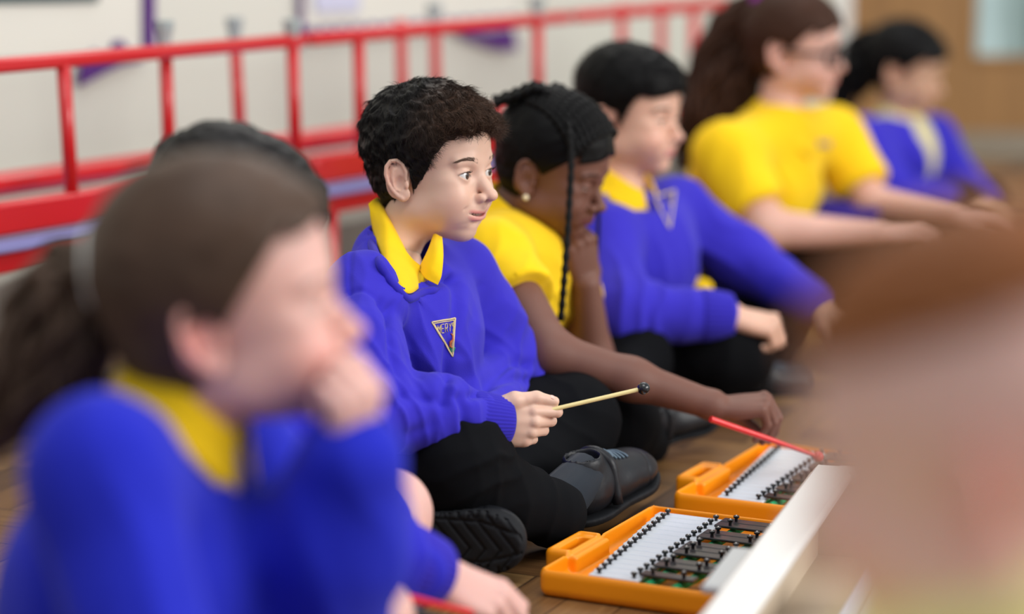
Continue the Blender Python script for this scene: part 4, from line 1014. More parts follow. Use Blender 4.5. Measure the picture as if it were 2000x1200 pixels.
# =================================================================== boy with cropped black hair (E)
def boy_cropped():
    p = Person('boy with cropped black hair and a blue sweatshirt, his fist resting on his knee', P(1200, 700, 4.2) * A([1, 1, 0]), S_E)
    R_ = p.root; NB = P(1210, 366, 4.14)
    h = dict(eye=.0034, lids=.002, browt=1.4, cheek=1.18, blush=.75, earred=.5, w=1.04, noseup=.001)
    p.head(P(1230, 236, 4.12), -29, 6, 0, h, NB, .0022, .97, neck=(.038, .044))
    short_hair(h, H_BK, R_, p.xf, .014, .0035, n=3500, fringe=.066, lump=.002); eyebrow(h, LASH, R_, p.xf, p.F, 300); lashes(h, LASH, R_, p.xf)
    SR, SL = P(1183, 462, 4.02), P(1318, 402, 4.26); ER, WR = P(1212, 612, 3.90), P(1428, 617, 3.92); EL, WL = P(1450, 508, 4.30), P(1612, 606, 4.16)
    T = rotm(math.radians(-20), math.radians(14)); ch = P(1235, 500, 4.16); pel = P(1190, 640, 4.2)
    pr, L, _ = hand(WR - A([.004, 0, 0]), (1, -.05, -.18), (.1, -.3, .95), 1, [(62, 80, 50)] * 4, s=1.0); p.skin_chunk(pr + [(cone(ER, WR, .03, .023), .01)], .0028, 1)
    pr, L, _ = hand(WL, P(1665, 640, 4.12) - WL, (.3, -.3, .9), -1, [(35, 45, 30)] * 4, s=.98); p.skin_chunk(pr + [(cone(EL, WL, .03, .021), .01)], .0028, 1)
    under_polo(p, NB, ch, T, POLO); p.skin_chunk([(cone(NB, ch, .028, .04), 0), (ell(ch - A([0, 0, .03]), (.07, .10, .09), T), .03), (cone(ch, pel, .08, .09), .03)] + limb([ch, SR, ER], [.03, .03, .03]) + limb([ch, SL, EL], [.03, .03, .03]), .007, 1)
    pr = torso(SR, SL, NB, ch, pel, T, .105, .138, .11, .012, .050, .048)
    pr += limb([SR, ER], [.052, .056], .03) + limb([ER, WR - A([.025, 0, 0])], [.056, .040], .03) + limb([SL, EL], [.051, .052], .03) + limb([EL, WL - nrm(WL - EL) * .02], [.052, .036], .03)
    pr.append(neck_cut(NB, T, .042))
    ax = nrm(WR - ER)
    sw, V, Q = cloth('sweatshirt', pr, .0045, SWEAT, R_, [lambda V, N: ridge(V, ER + A([.03, -.03, .04]), ax, .04, .008, .09, .5, 12, 3), lambda V, N: ridge(V, (SL + EL) / 2, A([.6, 0, .6]), .06, .006, .12, .5, 8, 5), lambda V, N: ridge(V, ch + A([.05, -.08, -.02]), A([.8, 0, .3]), .055, .007, .1, .5, 8, 9), wrinkle(.002, 11)], 2)
    cuff(WR - ax * .05, WR, .043, .036, SWRIB, R_, 30); a2 = nrm(WL - EL); cuff(WL - a2 * .045, WL, .038, .031, SWRIB, R_, 30)
    cl = collar(NB + T @ A([.006, 0, .010]), rotm(math.radians(-30), math.radians(16)), POLO, R_, .048, .047, .022, .056, width=.030); tuck(sw, [cl], NB)
    tr = BVHTree.FromPolygons([tuple(v) for v in V], [tuple(map(int, q)) for q in Q]); m = MB()
    vw = nrm(P(1300, 405, 4.2) - A([0, 0, CH]))
    cr = [P(1278, 385, 4.1), P(1318, 372, 4.1), P(1308, 445, 4.1)]
    for a_, b_ in ((0, 1), (1, 2), (2, 0)):
        pts = []
        for t in np.linspace(0, 1, 8):
            hit = tr.ray_cast(Vector(cr[a_] + (cr[b_] - cr[a_]) * t) - Vector(vw) * .3, Vector(vw))
            if hit[0]: pts.append(A(hit[0]) - vw * .001)
        if len(pts) > 1: m.tube(pts, .0018, 6)
    for k in range(4):
        hit = tr.ray_cast(Vector(P(1288 + 7 * k, 397 - k, 4.1)) - Vector(vw) * .3, Vector(vw))
        if hit[0]: m.tube([A(hit[0]) - vw * .001, A(hit[0]) - vw * .001 - A([0, 0, .010])], .0014, 6)
    if m.n: m.build('badge', GOLD, sw, smooth=True)
    cloth('polo_hem', [(cone(P(1270, 540, 4.22), P(1372, 562, 4.20), .034, .018), 0)], .005, POLO, R_, [wrinkle(.003, 16)], 1)
    HR, HL = P(1205, 680, 4.08), P(1260, 640, 4.30); KR, KL = P(1425, 690, 3.97), P(1515, 625, 4.36); AR, AL = P(1470, 770, 4.08), P(1350, 740, 4.05)
    pr = [(ell((HR + HL) / 2, (.14, .16, .09), T), 0)] + limb([HR, KR], [.088, .068], .03) + limb([KR, P(1330, 760, 4.15)], [.064, .048], .03) + limb([HL, KL], [.088, .066], .03) + limb([KL, P(1470, 740, 4.2)], [.062, .048], .03)
    cloth('trousers', pr, .006, TROU, R_, [wrinkle(.003, 13)], 2)
    shoe(P(1440, 772, 4.05), P(1590, 745, 4.09), (-.05, -.35, .9), LEATH, R_, 1)
    p.finish(); return p
# =================================================================== girl with glasses (F)
def girl_glasses():
    p = Person('girl with glasses, long brown ponytail and a plain yellow polo shirt', P(1470, 540, 5.0) * A([1, 1, 0]), S_F)
    R_ = p.root; NB = P(1520, 235, 4.93)
    h = dict(eye=.0030, cheek=1.2, blush=.5, earred=.4, w=1.05)
    p.head(P(1552, 108, 4.92), -24, 4, 0, h, NB, .0026, 1.02, neck=(.038, .044))
    V, Q = capmesh(h, lambda x, y, z: .009 + .004 * np.clip(z / .1, 0, 1), hairline_girl(.070, .35, .030, -.045), .0015, 50, .003); put('hair', p.xf(V), Q, H_F, R_)
    lock_mass([p.xf((-.075, .0, .095)), P(1446, 60, 5.0), P(1415, 150, 5.02), P(1380, 240, 5.02), P(1338, 335, 5.02)], [.032, .062, .078, .070, .026], H_F, R_, 70, .009, .008)
    m = MB()
    for k in range(10): 
        a = k / 10 * 6.28; c = p.xf((-.080, .024 * math.cos(a), .105 + .024 * math.sin(a))); m.add(*tube([c + A([0, 0, z]) for z in (-.014, -.007, 0, .007, .014)], [.001, .012, .015, .012, .001], 8))
    m.build('scrunchie', PINKS, R_, smooth=True); eyebrow(h, H_F, R_, p.xf, p.F, 120)
    m = MB()
    for s in (-1, 1):
        c = A([.093, s * .031, .008]); ring = [c + A([-.006 * math.cos(a) * 0 - .010 * abs(math.cos(a)) * (1 if math.cos(a) * s > 0 else 0), .0235 * math.cos(a), .0185 * math.sin(a)]) for a in np.linspace(0, 2 * math.pi, 25)]
        m.tube(p.xf(ring), .0044, 8); m.tube(p.xf([(.078, s * .0545, .014), (.05, s * .070, .014), (.0, s * .074, .012), (-.012, s * .074, .0)]), .0036, 8)
    m.tube(p.xf([(.088, -.008, .013), (.091, 0, .015), (.088, .008, .013)]), .0018, 8); m.build('glasses', FRAME, R_, smooth=True)
    SR, SL = P(1420, 300, 4.80), P(1625, 262, 5.12); ER, WR = P(1497, 446, 4.74), P(1720, 462, 4.72); EL, WL = P(1700, 395, 5.06), P(1868, 430, 4.95)
    T = rotm(math.radians(-22), math.radians(10)); ch = P(1475, 350, 4.98); pel = P(1450, 480, 5.0)
    pr, L, _ = hand(WR, (1, -.1, .02), (.05, -.4, .9), 1, [(30, 40, 30)] * 4, s=1.0); p.skin_chunk(limb([SR * .4 + ER * .6, ER, WR], [.045, .040, .025], .02) + pr, .0032, 1)
    pr, L, _ = hand(WL, (1, -.2, -.1), (.05, -.3, .9), -1, [(30, 40, 30)] * 4, s=1.0); p.skin_chunk(limb([SL * .4 + EL * .6, EL, WL], [.042, .036, .024], .02) + pr, .0032, 1)
    p.skin_chunk([(cone(NB, ch, .038, .08), 0), (ell(ch, (.10, .13, .13), T), .03), (cone(ch, pel, .10, .10), .03)], .01, 1)
    hR = SR * .34 + ER * .66; hL = SL * .3 + EL * .7
    pr = torso(SR, SL, NB, ch, pel, T, .125, .158, .125, .010, .056, .064, .026) + limb([SR, hR], [.066, .067], .03) + limb([SL, hL], [.062, .063], .03)
    aR = nrm(ER - SR); aL = nrm(EL - SL)
    for hm, ax in ((hR, aR), (hL, aL)):
        pr.append((rbox(hm + ax * .062, (.17, .17, .09), 0, np.stack(frame_from(np.cross(ax, (0, 0, 1)), ax), 1)), .002, True))
    sh, V, Q = cloth('polo_shirt', pr, .0050, POLO, R_, [lambda V, N: ridge(V, ch + A([.05, -.1, -.02]), A([.8, 0, .4]), .06, .008, .14, .5, 8, 3), lambda V, N: ridge(V, SR + A([.02, -.05, -.05]), A([.8, 0, -.2]), .05, .006, .1, .5, 8, 5), wrinkle(.0025, 10)], 2)
    collar(NB + T @ A([.004, 0, .006]), rotm(math.radians(-20), math.radians(12)), POLO, R_, .052, .050, .026, .070, open_=.30, width=.032)
    bd = MB(); bd.box(P(1612, 282, 4.90), (.030, .004, .010)); 
    tr = BVHTree.FromPolygons([tuple(v) for v in V], [tuple(map(int, q)) for q in Q]); vw = nrm(P(1610, 285, 4.9) - A([0, 0, CH])); m = MB()
    for k in range(5):
        hit = tr.ray_cast(Vector(P(1600 + 5 * k, 275, 4.9)) - Vector(vw) * .4, Vector(vw))
        if hit[0]: m.tube([A(hit[0]) - vw * .001, A(hit[0]) - vw * .001 - A([0, 0, .014])], .0022, 6)
    if m.n: m.build('badge', SWRIB, sh, smooth=True)
    HR, HL = P(1460, 520, 4.92), P(1500, 500, 5.12); KR, KL = P(1640, 515, 4.82), P(1720, 480, 5.15)
    pr = [(ell((HR + HL) / 2, (.15, .17, .09), T), 0)] + limb([HR, KR], [.092, .072], .03) + limb([KR, P(1600, 560, 5.0)], [.068, .05], .03) + limb([HL, KL], [.09, .07], .03) + limb([KL, P(1640, 545, 4.95)], [.066, .05], .03)
    cloth('trousers', pr, .008, TROU, R_, [wrinkle(.003, 13)], 2)
    cloth('sweatshirt_in_lap', [(ell(P(1612, 424, 5.0), (.055, .06, .04)), 0), (cone(P(1590, 430, 4.95), P(1700, 432, 5.02), .024), .02)], .008, SWEAT_D, R_, [wrinkle(.008, 18)], 1)
    p.finish(); return p
# =================================================================== far girl (G)
def girl_far():
    p = Person('girl in a blue cardigan and pale shirt, farthest along the row near the wooden door', P(1745, 420, 6.1) * A([1, 1, 0]), S_G)
    R_ = p.root; NB = P(1752, 235, 6.02)
    h = dict(eye=.0026, cheek=1.05, blush=.3, w=1.0); p.head(P(1766, 147, 6.0), -22, 14, 0, h, NB, .0030, 1.02)
    V, Q = capmesh(h, lambda x, y, z: .010 + .004 * np.clip(z / .1, 0, 1), hairline_girl(.068, .3, .030, -.045), .0015, 50, .0035); put('hair', p.xf(V), Q, H_BK, R_)
    lock_mass([p.xf((-.085, 0, .065)), P(1682, 112, 6.05), P(1655, 160, 6.06), P(1638, 225, 6.06)], [.034, .060, .062, .024], H_BK, R_, 40, .010, .008)
    eyebrow(h, LASH, R_, p.xf, p.F, 80)
    SR, SL = P(1690, 270, 5.92), P(1822, 262, 6.14); ER, WR = P(1745, 375, 5.86), P(1860, 392, 5.84); EL, WL = P(1868, 345, 6.12), P(1928, 402, 6.0)
    T = rotm(math.radians(-25), math.radians(12)); ch = P(1748, 305, 6.05); pel = P(1735, 385, 6.1)
    for O, E, sd in ((WR, ER, 1), (WL, EL, -1)):
        pr, L, _ = hand(O, O - E, (.1, -.3, .9), sd, [(30, 40, 30)] * 4, s=.95); p.skin_chunk(limb([E, O], [.03, .021], .02) + pr, .004, 1)
    p.skin_chunk([(cone(NB, ch, .036, .06), 0), (ell(ch, (.08, .11, .12), T), .03), (cone(ch, pel, .08, .08), .03)], .01, 1)
    cloth('shirt', [(ell(ch + T @ A([.012, 0, 0]), (.093, .10, .11), T), 0), (cone(NB + T @ A([.03, 0, -.01]), ch, .035, .06), .03)], .006, POLO2, R_, [wrinkle(.002, 12)], 1)
    pr = torso(SR, SL, NB, ch, pel, T, .100, .134, .11, .014, .048) + limb([SR, ER, WR - (WR - ER) * .1], [.052, .050, .036], .03) + limb([SL, EL, WL - (WL - EL) * .1], [.051, .049, .036], .03)
    pr.append((cone(NB + T @ A([.075, .0, -.02]), ch + T @ A([.135, 0, -.05]), .042, .026), .01, True))
    cloth('cardigan', pr, .0055, SWEAT, R_, [lambda V, N: ridge(V, ER, A([1, 0, .3]), .05, .008, .1, .5, 9, 3), wrinkle(.003, 11)], 2)
    collar(NB + T @ A([.006, 0, .004]), rotm(math.radians(-22), math.radians(12)), POLO2, R_, .046, .045, .024, .060)
    HR, HL = P(1740, 405, 6.0), P(1770, 395, 6.2); KR, KL = P(1880, 415, 5.88), P(1915, 398, 6.2)
    cloth('trousers', [(ell((HR + HL) / 2, (.14, .15, .08), T), 0)] + limb([HR, KR], [.08, .064], .03) + limb([HL, KL], [.08, .064], .03) + limb([KR, P(1830, 430, 6.1)], [.06, .045], .03) + limb([KL, P(1850, 430, 6.0)], [.06, .045], .03), .009, TROU, R_, [wrinkle(.003, 13)], 1)
    p.finish(); return p
# =================================================================== blurred girl in front (A)
def girl_front():
    p = Person('girl nearest the camera on the left, brown ponytail, blue sweatshirt, fist at her mouth', P(150, 1860, 2.0) * A([1, 1, 0]), S_A)
    R_ = p.root; NB = P(362, 800, 2.0)
    h = dict(eye=.0030, cheek=1.1, blush=1.0, earred=1.0, w=1.0, noseup=.001)
    p.head(P(452, 628, 1.99), -2, -4, 2, h, NB, .0020, 1.03, neck=(.037, .044))
    V, Q = capmesh(h, lambda x, y, z: .010 + .004 * np.clip(z / .1, 0, 1), hairline_girl(.088, .3, .018, -.050), .0015, 50, .0028); put('hair', p.xf(V), Q, H_BR, R_)
    lock_mass([p.xf((-.092, .0, .050)), P(165, 545, 2.03), P(120, 640, 2.03), P(60, 760, 2.03), P(-30, 880, 2.03)], [.022, .040, .050, .046, .018], H_BR, R_, 60, .006, .006)
    m = MB(); c = [p.xf((-.104, .024 * math.cos(a), .050 + .029 * math.sin(a))) for a in np.linspace(0, 2 * math.pi, 25)]; m.tube(c, .007, 10); m.build('hair_tie', HAIRTIE, R_, smooth=True)
    eyebrow(h, H_BR, R_, p.xf, p.F, 200); lashes(h, LASH, R_, p.xf)
    SR, SL = P(195, 905, 1.87), P(455, 885, 2.12); ER, WR = P(330, 1500, 1.82), P(560, 1620, 1.95); EL, WL = P(610, 1260, 2.06), P(682, 915, 1.97)
    T = rotm(math.radians(-14), math.radians(22)); ch = P(275, 1130, 2.02); pel = P(160, 1650, 2.05)
    pr, L, _ = hand(WL, P(700, 800, 1.945) - WL, (.75, -.6, .1), -1, [(60, 80, 50), (64, 84, 50), (68, 86, 50), (72, 88, 50)], thumb=[(.016, .020, -.006), (.038, .026, -.016), (.058, .016, -.030), (.070, .004, -.036)], s=.90)
    p.skin_chunk(limb([EL, WL], [.032, .023], .02) + pr, .0022, 1)
    pr, L, _ = hand(WR, (1, .1, -.1), (0, 0, 1), 1, [(30, 40, 30)] * 4); p.skin_chunk(limb([ER, WR], [.03, .022]) + pr, .004, 1)
    under_polo(p, NB, ch, T, POLO); p.skin_chunk([(cone(NB, ch, .028, .04), 0), (ell(ch - A([0, 0, .03]), (.07, .10, .09), T), .03), (cone(ch, pel, .08, .09), .03)] + limb([ch, SL, EL], [.03, .03, .03]) + limb([ch, SR, ER], [.03, .03, .03]), .007, 1)
    pr = torso(SR, SL, NB, ch, pel, T, .100, .145, .115, .016, .050)
    pr += limb([SR, ER, WR - (WR - ER) * .1], [.055, .056, .038], .03) + limb([SL, EL], [.053, .060], .03) + limb([EL, EL * .4 + WL * .6, WL + nrm(WL - EL) * .005], [.060, .058, .045], .03)
    pr.append(neck_cut(NB, T, .043))
    sw, _, _ = cloth('sweatshirt', pr, .0045, SWEAT_A, R_, [lambda V, N: ridge(V, (EL + WL) / 2, A([.9, 0, .3]), .05, .006, .09, .5, 9, 3), lambda V, N: ridge(V, SR + A([.08, -.02, -.1]), A([.8, 0, .5]), .07, .008, .12, .5, 8, 5), wrinkle(.002, 11)], 2)
    ax = nrm(WL - EL); cuff(WL - ax * .03, WL + ax * .022, .045, .037, SWRIB, R_, 36)
    cl = collar(NB + T @ A([.006, 0, .008]), rotm(math.radians(-12), math.radians(28)), POLO, R_, .046, .044, .020, .050, width=.022); tuck(sw, [cl], NB)
    HR, HL = P(150, 1780, 1.95), P(220, 1700, 2.15); KR, KL = P(560, 1760, 1.85), P(760, 1560, 2.20)
    cloth('trousers', [(ell((HR + HL) / 2, (.13, .15, .08), T), 0)] + limb([HR, KR], [.085, .066], .03) + limb([HL, KL], [.085, .066], .03) + limb([KR, P(500, 1780, 2.1)], [.06, .045], .03) + limb([KL, P(560, 1650, 2.2)], [.06, .045], .03), .009, TROU, R_, [wrinkle(.003, 13)], 1)
    p.finish(); return p
# =================================================================== half hidden child (B)
def child_hidden():
    p = Person('child with bare knees almost hidden behind the ponytailed girl, a red beater in one hand', P(480, 1330, 2.62) * A([1, 1, 0]), S_A)
    R_ = p.root; NB = P(430, 600, 2.6)
    h = dict(eye=.0030, blush=.5); p.head(P(440, 490, 2.60), 10, 20, 0, h, NB, .0026, .97)
    short_hair(h, H_C, R_, p.xf, .016, .008, fringe=.060)
    SR, SL = P(400, 720, 2.46), P(560, 690, 2.70); ER, WR = P(560, 1020, 2.42), P(838, 1118, 2.55); EL, WL = P(640, 930, 2.70), P(780, 1060, 2.68)
    T = rotm(math.radians(-20), math.radians(14)); ch = P(480, 820, 2.62); pel = P(440, 1180, 2.66)
    O = P(846, 1122, 2.55); pr, L, tips = hand(O, P(960, 1170, 2.56) - O, (.15, -.5, .85), 1, [(28, 42, 25), (34, 46, 28), (42, 50, 30), (50, 55, 30)], thumb=[(.016, .020, -.006), (.042, .030, -.016), (.064, .028, -.026), (.084, .020, -.034)], s=1.0)
    p.skin_chunk(limb([ER, O], [.03, .0215], .01) + pr, .0020, 1)
    under_polo(p, NB, ch, T, POLO); p.skin_chunk([(cone(NB, ch, .028, .04), 0), (ell(ch - A([0, 0, .03]), (.065, .10, .09), T), .03), (cone(ch, pel, .07, .09), .03)] + limb([ch, SR, ER], [.03, .03, .029]) + limb([ch, SL], [.03, .03]) + limb([SL, EL, WL], [.033, .029, .021]), .008, 1)
    # bare legs
    HR, HL = P(470, 1200, 2.58), P(520, 1180, 2.75); KR, KL = P(700, 1215, 2.42), P(752, 1005, 2.78); AR, AL = P(790, 1260, 2.62), P(765, 1190, 2.72)
    p.skin_chunk(limb([HR, KR, P(760, 1300, 2.60)], [.068, .050, .036], .03) + limb([HL, KL, AL], [.068, .048, .034], .03), .0035, 2)
    pr = torso(SR, SL, NB, ch, pel, T, .098, .13, .11, .014, .048)
    pr += limb([SR, ER, WR - nrm(WR - ER) * .03], [.052, .054, .042], .03) + limb([SL, EL, WL - nrm(WL - EL) * .03], [.050, .052, .038], .03)
    ax = nrm(WR - ER); pr.append(neck_cut(NB, T, .042))
    sw, _, _ = cloth('sweatshirt', pr, .0045, SWEAT_B, R_, [lambda V, N: ridge(V, P(520, 880, 2.5), A([.8, 0, .4]), .035, .010, .09, .6, 14, 3), lambda V, N: ridge(V, WR - ax * .08, ax, .04, .009, .08, .5, 12, 5), wrinkle(.004, 13)], 2)
    cuff(WR - ax * .045, WR + ax * .008, .043, .036, SWRIB, R_, 36); cl = collar(NB + T @ A([.006, 0, .010]), T, POLO, R_, width=.028); tuck(sw, [cl], NB)
    cloth('shorts', [(ell((HR + HL) / 2 + A([-.02, 0, 0]), (.13, .15, .085), T), 0), (cone(HR, HR * .55 + KR * .45, .082, .070), .03), (cone(HL, HL * .55 + KL * .45, .082, .070), .03)], .007, TROU, R_, [wrinkle(.003, 13)], 1)
    shoe(P(760, 1255, 2.68), P(905, 1250, 2.62), (0, .2, 1), LEATH, R_, 1, laces=False)
    p.finish()
    a, b_ = P(722, 1150, 2.40), P(1030, 1225, 2.62)
    b = empty('beater', a, 'red plastic beater in the hand at the bottom left edge', 'beater')
    m = MB(); m.tube([a, b_], [.0042, .0030], 12); m.build('stick', REDP, b, smooth=False, angle=50)
    m = MB(); d = nrm(b_ - a); v, f = tube([b_ + d * x for x in np.cos(np.linspace(math.pi, 0, 13)) * .008], np.maximum(.008 * np.sin(np.linspace(math.pi, 0, 13)), 1e-5), 16); m.add(v, f); m.build('ball', REDP, b, smooth=True)
    return p
# =================================================================== blurred ginger child (H)
def child_ginger():
    p = Person('blurred child with short ginger hair and pale yellow shirt at the right edge', P(1950, 3300, 1.3) * A([1, 1, 0]), S_H)
    R_ = p.root; NB = P(1930, 1110, 1.14)
    h = dict(eye=.0035, cheek=1.1, blush=1.0, earred=.9); p.head(P(1930, 930, 1.12), 155, 14, 0, h, NB, .0026, .91, neck=(.040, .048))
    V, Q = capmesh(h, lambda x, y, z: .006 + .010 * np.clip((z - .06) / .06, 0, 1), lambda x, y, z: .082 - .10 * x - z + 0 * y, .003, 70, .0026); put('hair', p.xf(V), Q, H_G, R_)
    ch = NB + A([-.02, .015, -.20]); T = rotm(math.radians(150), math.radians(15)); pel = A([NB[0] + .05, NB[1] - .03, .09]); SL_, SR_ = ch + T @ A([0, .14, .12]), ch + T @ A([0, -.14, .12])
    p.skin_chunk([(cone(NB, ch, .04, .07), 0), (ell(ch, (.08, .12, .12), T), .03), (cone(ch, pel, .08, .09), .03)], .01, 1)
    pr = torso(SR_, SL_, NB, ch, pel, T, .105, .148, .12, .014, .052, .048)
    for S_, sd in ((SL_, 1), (SR_, -1)):
        E = S_ + T @ A([.06, sd * .05, -.22]); W = E + T @ A([.20, -sd * .06, -.02]); pr += limb([S_, E], [.062, .060], .03)
        hp, _, _ = hand(W, W - E, (0, 0, 1), -sd, [(30, 40, 30)] * 4); p.skin_chunk(limb([S_, E, W], [.036, .032, .022]) + hp, .004, 1)
    cloth('shirt', pr, .006, POLO2, R_, [wrinkle(.003, 11)], 2)
    collar(NB + T @ A([0, 0, .004]), T, POLO2, R_, .050, .048, .030, .06, width=.03)
    cloth('trousers', [(ell(pel, (.15, .17, .085)), 0)] + sum([limb([pel + T @ A([0, s * .08, 0]), pel + T @ A([.24, s * .22, .02]), pel + T @ A([.26, -s * .05, -.03])], [.085, .066, .05], .03) for s in (-1, 1)], []), .009, TROU, R_, [wrinkle(.003, 13)], 1)
    p.finish(); return p
# ------------------------------------------------------------------ setting
def herringbone():
    m, t, b = new_mat('parquet_herringbone'); N = t.nodes; Lk = t.links
    tc = N.new('ShaderNodeTexCoord'); mp = N.new('ShaderNodeMapping'); mp.inputs['Rotation'].default_value = (0, 0, math.radians(24)); Lk.new(tc.outputs['Object'], mp.inputs['Vector'])
    sx = N.new('ShaderNodeSeparateXYZ'); Lk.new(mp.outputs[0], sx.inputs[0])
    def M(op, a, b_=None, c=None):
        n = N.new('ShaderNodeMath'); n.operation = op
        for i, v in enumerate((a, b_, c)):
            if v is None: continue
            if isinstance(v, (int, float)): n.inputs[i].default_value = v
            else: Lk.new(v, n.inputs[i])
        return n.outputs[0]
    # basket-weave blocks: squares of four strips, alternately turned (as in the school hall's mosaic herringbone)
    W = .072; K = 4
    X = M('DIVIDE', sx.outputs[0], W); Y = M('DIVIDE', sx.outputs[1], W)
    # herringbone: cell (i,j), shift along the diagonal: k=(i-j) mod 2K ; k<K horizontal block, else vertical
    i = M('FLOOR', X); j = M('FLOOR', Y)
    k = M('FLOORED_MODULO', M('SUBTRACT', i, j), 2 * K)
    hor = M('LESS_THAN', k, K - .5)
    # id of plank: horizontal -> start cell (i-k, j); vertical -> (i, j-(2K-1-k))
    ih = M('SUBTRACT', i, k); jv = M('SUBTRACT', j, M('SUBTRACT', 2 * K - 1, k))
    idx = M('ADD', M('MULTIPLY', hor, ih), M('MULTIPLY', M('SUBTRACT', 1, hor), M('ADD', i, .37)))
    idy = M('ADD', M('MULTIPLY', hor, j), M('MULTIPLY', M('SUBTRACT', 1, hor), jv))
    cb = N.new('ShaderNodeCombineXYZ'); Lk.new(idx, cb.inputs[0]); Lk.new(idy, cb.inputs[1]); Lk.new(hor, cb.inputs[2])
    wn = N.new('ShaderNodeTexWhiteNoise'); Lk.new(cb.outputs[0], wn.inputs['Vector'])
    # grain along the plank
    gx = M('ADD', M('MULTIPLY', hor, sx.outputs[0]), M('MULTIPLY', M('SUBTRACT', 1, hor), sx.outputs[1])); gy = M('ADD', M('MULTIPLY', hor, sx.outputs[1]), M('MULTIPLY', M('SUBTRACT', 1, hor), sx.outputs[0]))
    gc = N.new('ShaderNodeCombineXYZ'); Lk.new(M('MULTIPLY', gx, 9), gc.inputs[0]); Lk.new(M('MULTIPLY', gy, 150), gc.inputs[1]); Lk.new(M('MULTIPLY', wn.outputs['Value'], 40), gc.inputs[2])
    gn = N.new('ShaderNodeTexNoise'); gn.inputs['Scale'].default_value = 1; gn.inputs['Detail'].default_value = 5; gn.inputs['Distortion'].default_value = .6; Lk.new(gc.outputs[0], gn.inputs['Vector'])
    cr = N.new('ShaderNodeValToRGB'); e = cr.color_ramp.elements; e[0].position = 0; e[0].color = s2l((74, 50, 30)); e[1].position = 1; e[1].color = s2l((178, 142, 92))
    q = cr.color_ramp.elements.new(.35); q.color = s2l((106, 74, 44)); q = cr.color_ramp.elements.new(.7); q.color = s2l((138, 102, 62))
    Lk.new(M('ADD', M('MULTIPLY', wn.outputs['Value'], .75), M('MULTIPLY', M('SUBTRACT', gn.outputs['Fac'], .35), .7)), cr.inputs[0])
    fx = M('FRACT', X); fy = M('FRACT', Y)
    ex = M('MINIMUM', fx, M('SUBTRACT', 1, fx)); ey = M('MINIMUM', fy, M('SUBTRACT', 1, fy))
    # joints: long edges always; ends only at first / last cell
    endh = M('MAXIMUM', M('MULTIPLY', M('LESS_THAN', k, .5), M('LESS_THAN', fx, .03)), M('MULTIPLY', M('COMPARE', k, K - 1, .5), M('GREATER_THAN', fx, .97)))
    endv = M('MAXIMUM', M('MULTIPLY', M('COMPARE', k, 2 * K - 1, .5), M('LESS_THAN', fy, .03)), M('MULTIPLY', M('COMPARE', k, K, .5), M('GREATER_THAN', fy, .97)))
    lh = M('MAXIMUM', M('LESS_THAN', ey, .022), endh); lv = M('MAXIMUM', M('LESS_THAN', ex, .022), endv)
    ln = M('ADD', M('MULTIPLY', hor, lh), M('MULTIPLY', M('SUBTRACT', 1, hor), lv))
    mx = N.new('ShaderNodeMixRGB'); mx.inputs[2].default_value = s2l((48, 32, 22)); Lk.new(cr.outputs[0], mx.inputs[1]); Lk.new(M('MULTIPLY', ln, .8), mx.inputs[0]); Lk.new(mx.outputs[0], b.inputs['Base Color'])
    b.inputs['Roughness'].default_value = .38
    bp = N.new('ShaderNodeBump'); bp.inputs['Strength'].default_value = .25; bp.inputs['Distance'].default_value = .001; Lk.new(M('SUBTRACT', M('MULTIPLY', gn.outputs['Fac'], .3), ln), bp.inputs['Height']); Lk.new(bp.outputs[0], b.inputs['Normal'])
    return m
def wood_door():
    m, t, b = new_mat('oak_veneer'); N = t.nodes; L = t.links; tc = N.new('ShaderNodeTexCoord'); mp = N.new('ShaderNodeMapping'); mp.inputs['Scale'].default_value = (14, 14, .8); L.new(tc.outputs['Object'], mp.inputs[0])
    n = N.new('ShaderNodeTexNoise'); n.inputs['Scale'].default_value = 2; n.inputs['Detail'].default_value = 5; L.new(mp.outputs[0], n.inputs[0]); c = N.new('ShaderNodeValToRGB')
    c.color_ramp.elements[0].position = .3; c.color_ramp.elements[0].color = s2l((140, 101, 56)); c.color_ramp.elements[1].position = .7; c.color_ramp.elements[1].color = s2l((160, 118, 68)); L.new(n.outputs[0], c.inputs[0]); L.new(c.outputs[0], b.inputs['Base Color']); b.inputs['Roughness'].default_value = .45
    return m
def glass_mat():
    m, t, b = new_mat('streaked_glass'); N = t.nodes; tc = N.new('ShaderNodeTexCoord'); mp = N.new('ShaderNodeMapping'); mp.inputs['Scale'].default_value = (5, 5, .8); n = N.new('ShaderNodeTexNoise'); n.inputs['Scale'].default_value = 2
    c = N.new('ShaderNodeValToRGB'); c.color_ramp.elements[0].position = .35; c.color_ramp.elements[0].color = s2l((110, 132, 128)); c.color_ramp.elements[1].position = .6; c.color_ramp.elements[1].color = s2l((190, 216, 218))  # opaque pane colour, noise streaks from dull to pale teal
    t.links.new(tc.outputs['Object'], mp.inputs[0]); t.links.new(mp.outputs[0], n.inputs[0]); t.links.new(n.outputs[0], c.inputs[0]); t.links.new(c.outputs[0], b.inputs['Base Color']); b.inputs['Roughness'].default_value = .2; return m
WALLM = simple('cream_wall_paint', (218, 219, 207), .6, bump=.15, bscale=60, var=.03, vscale=1.2)
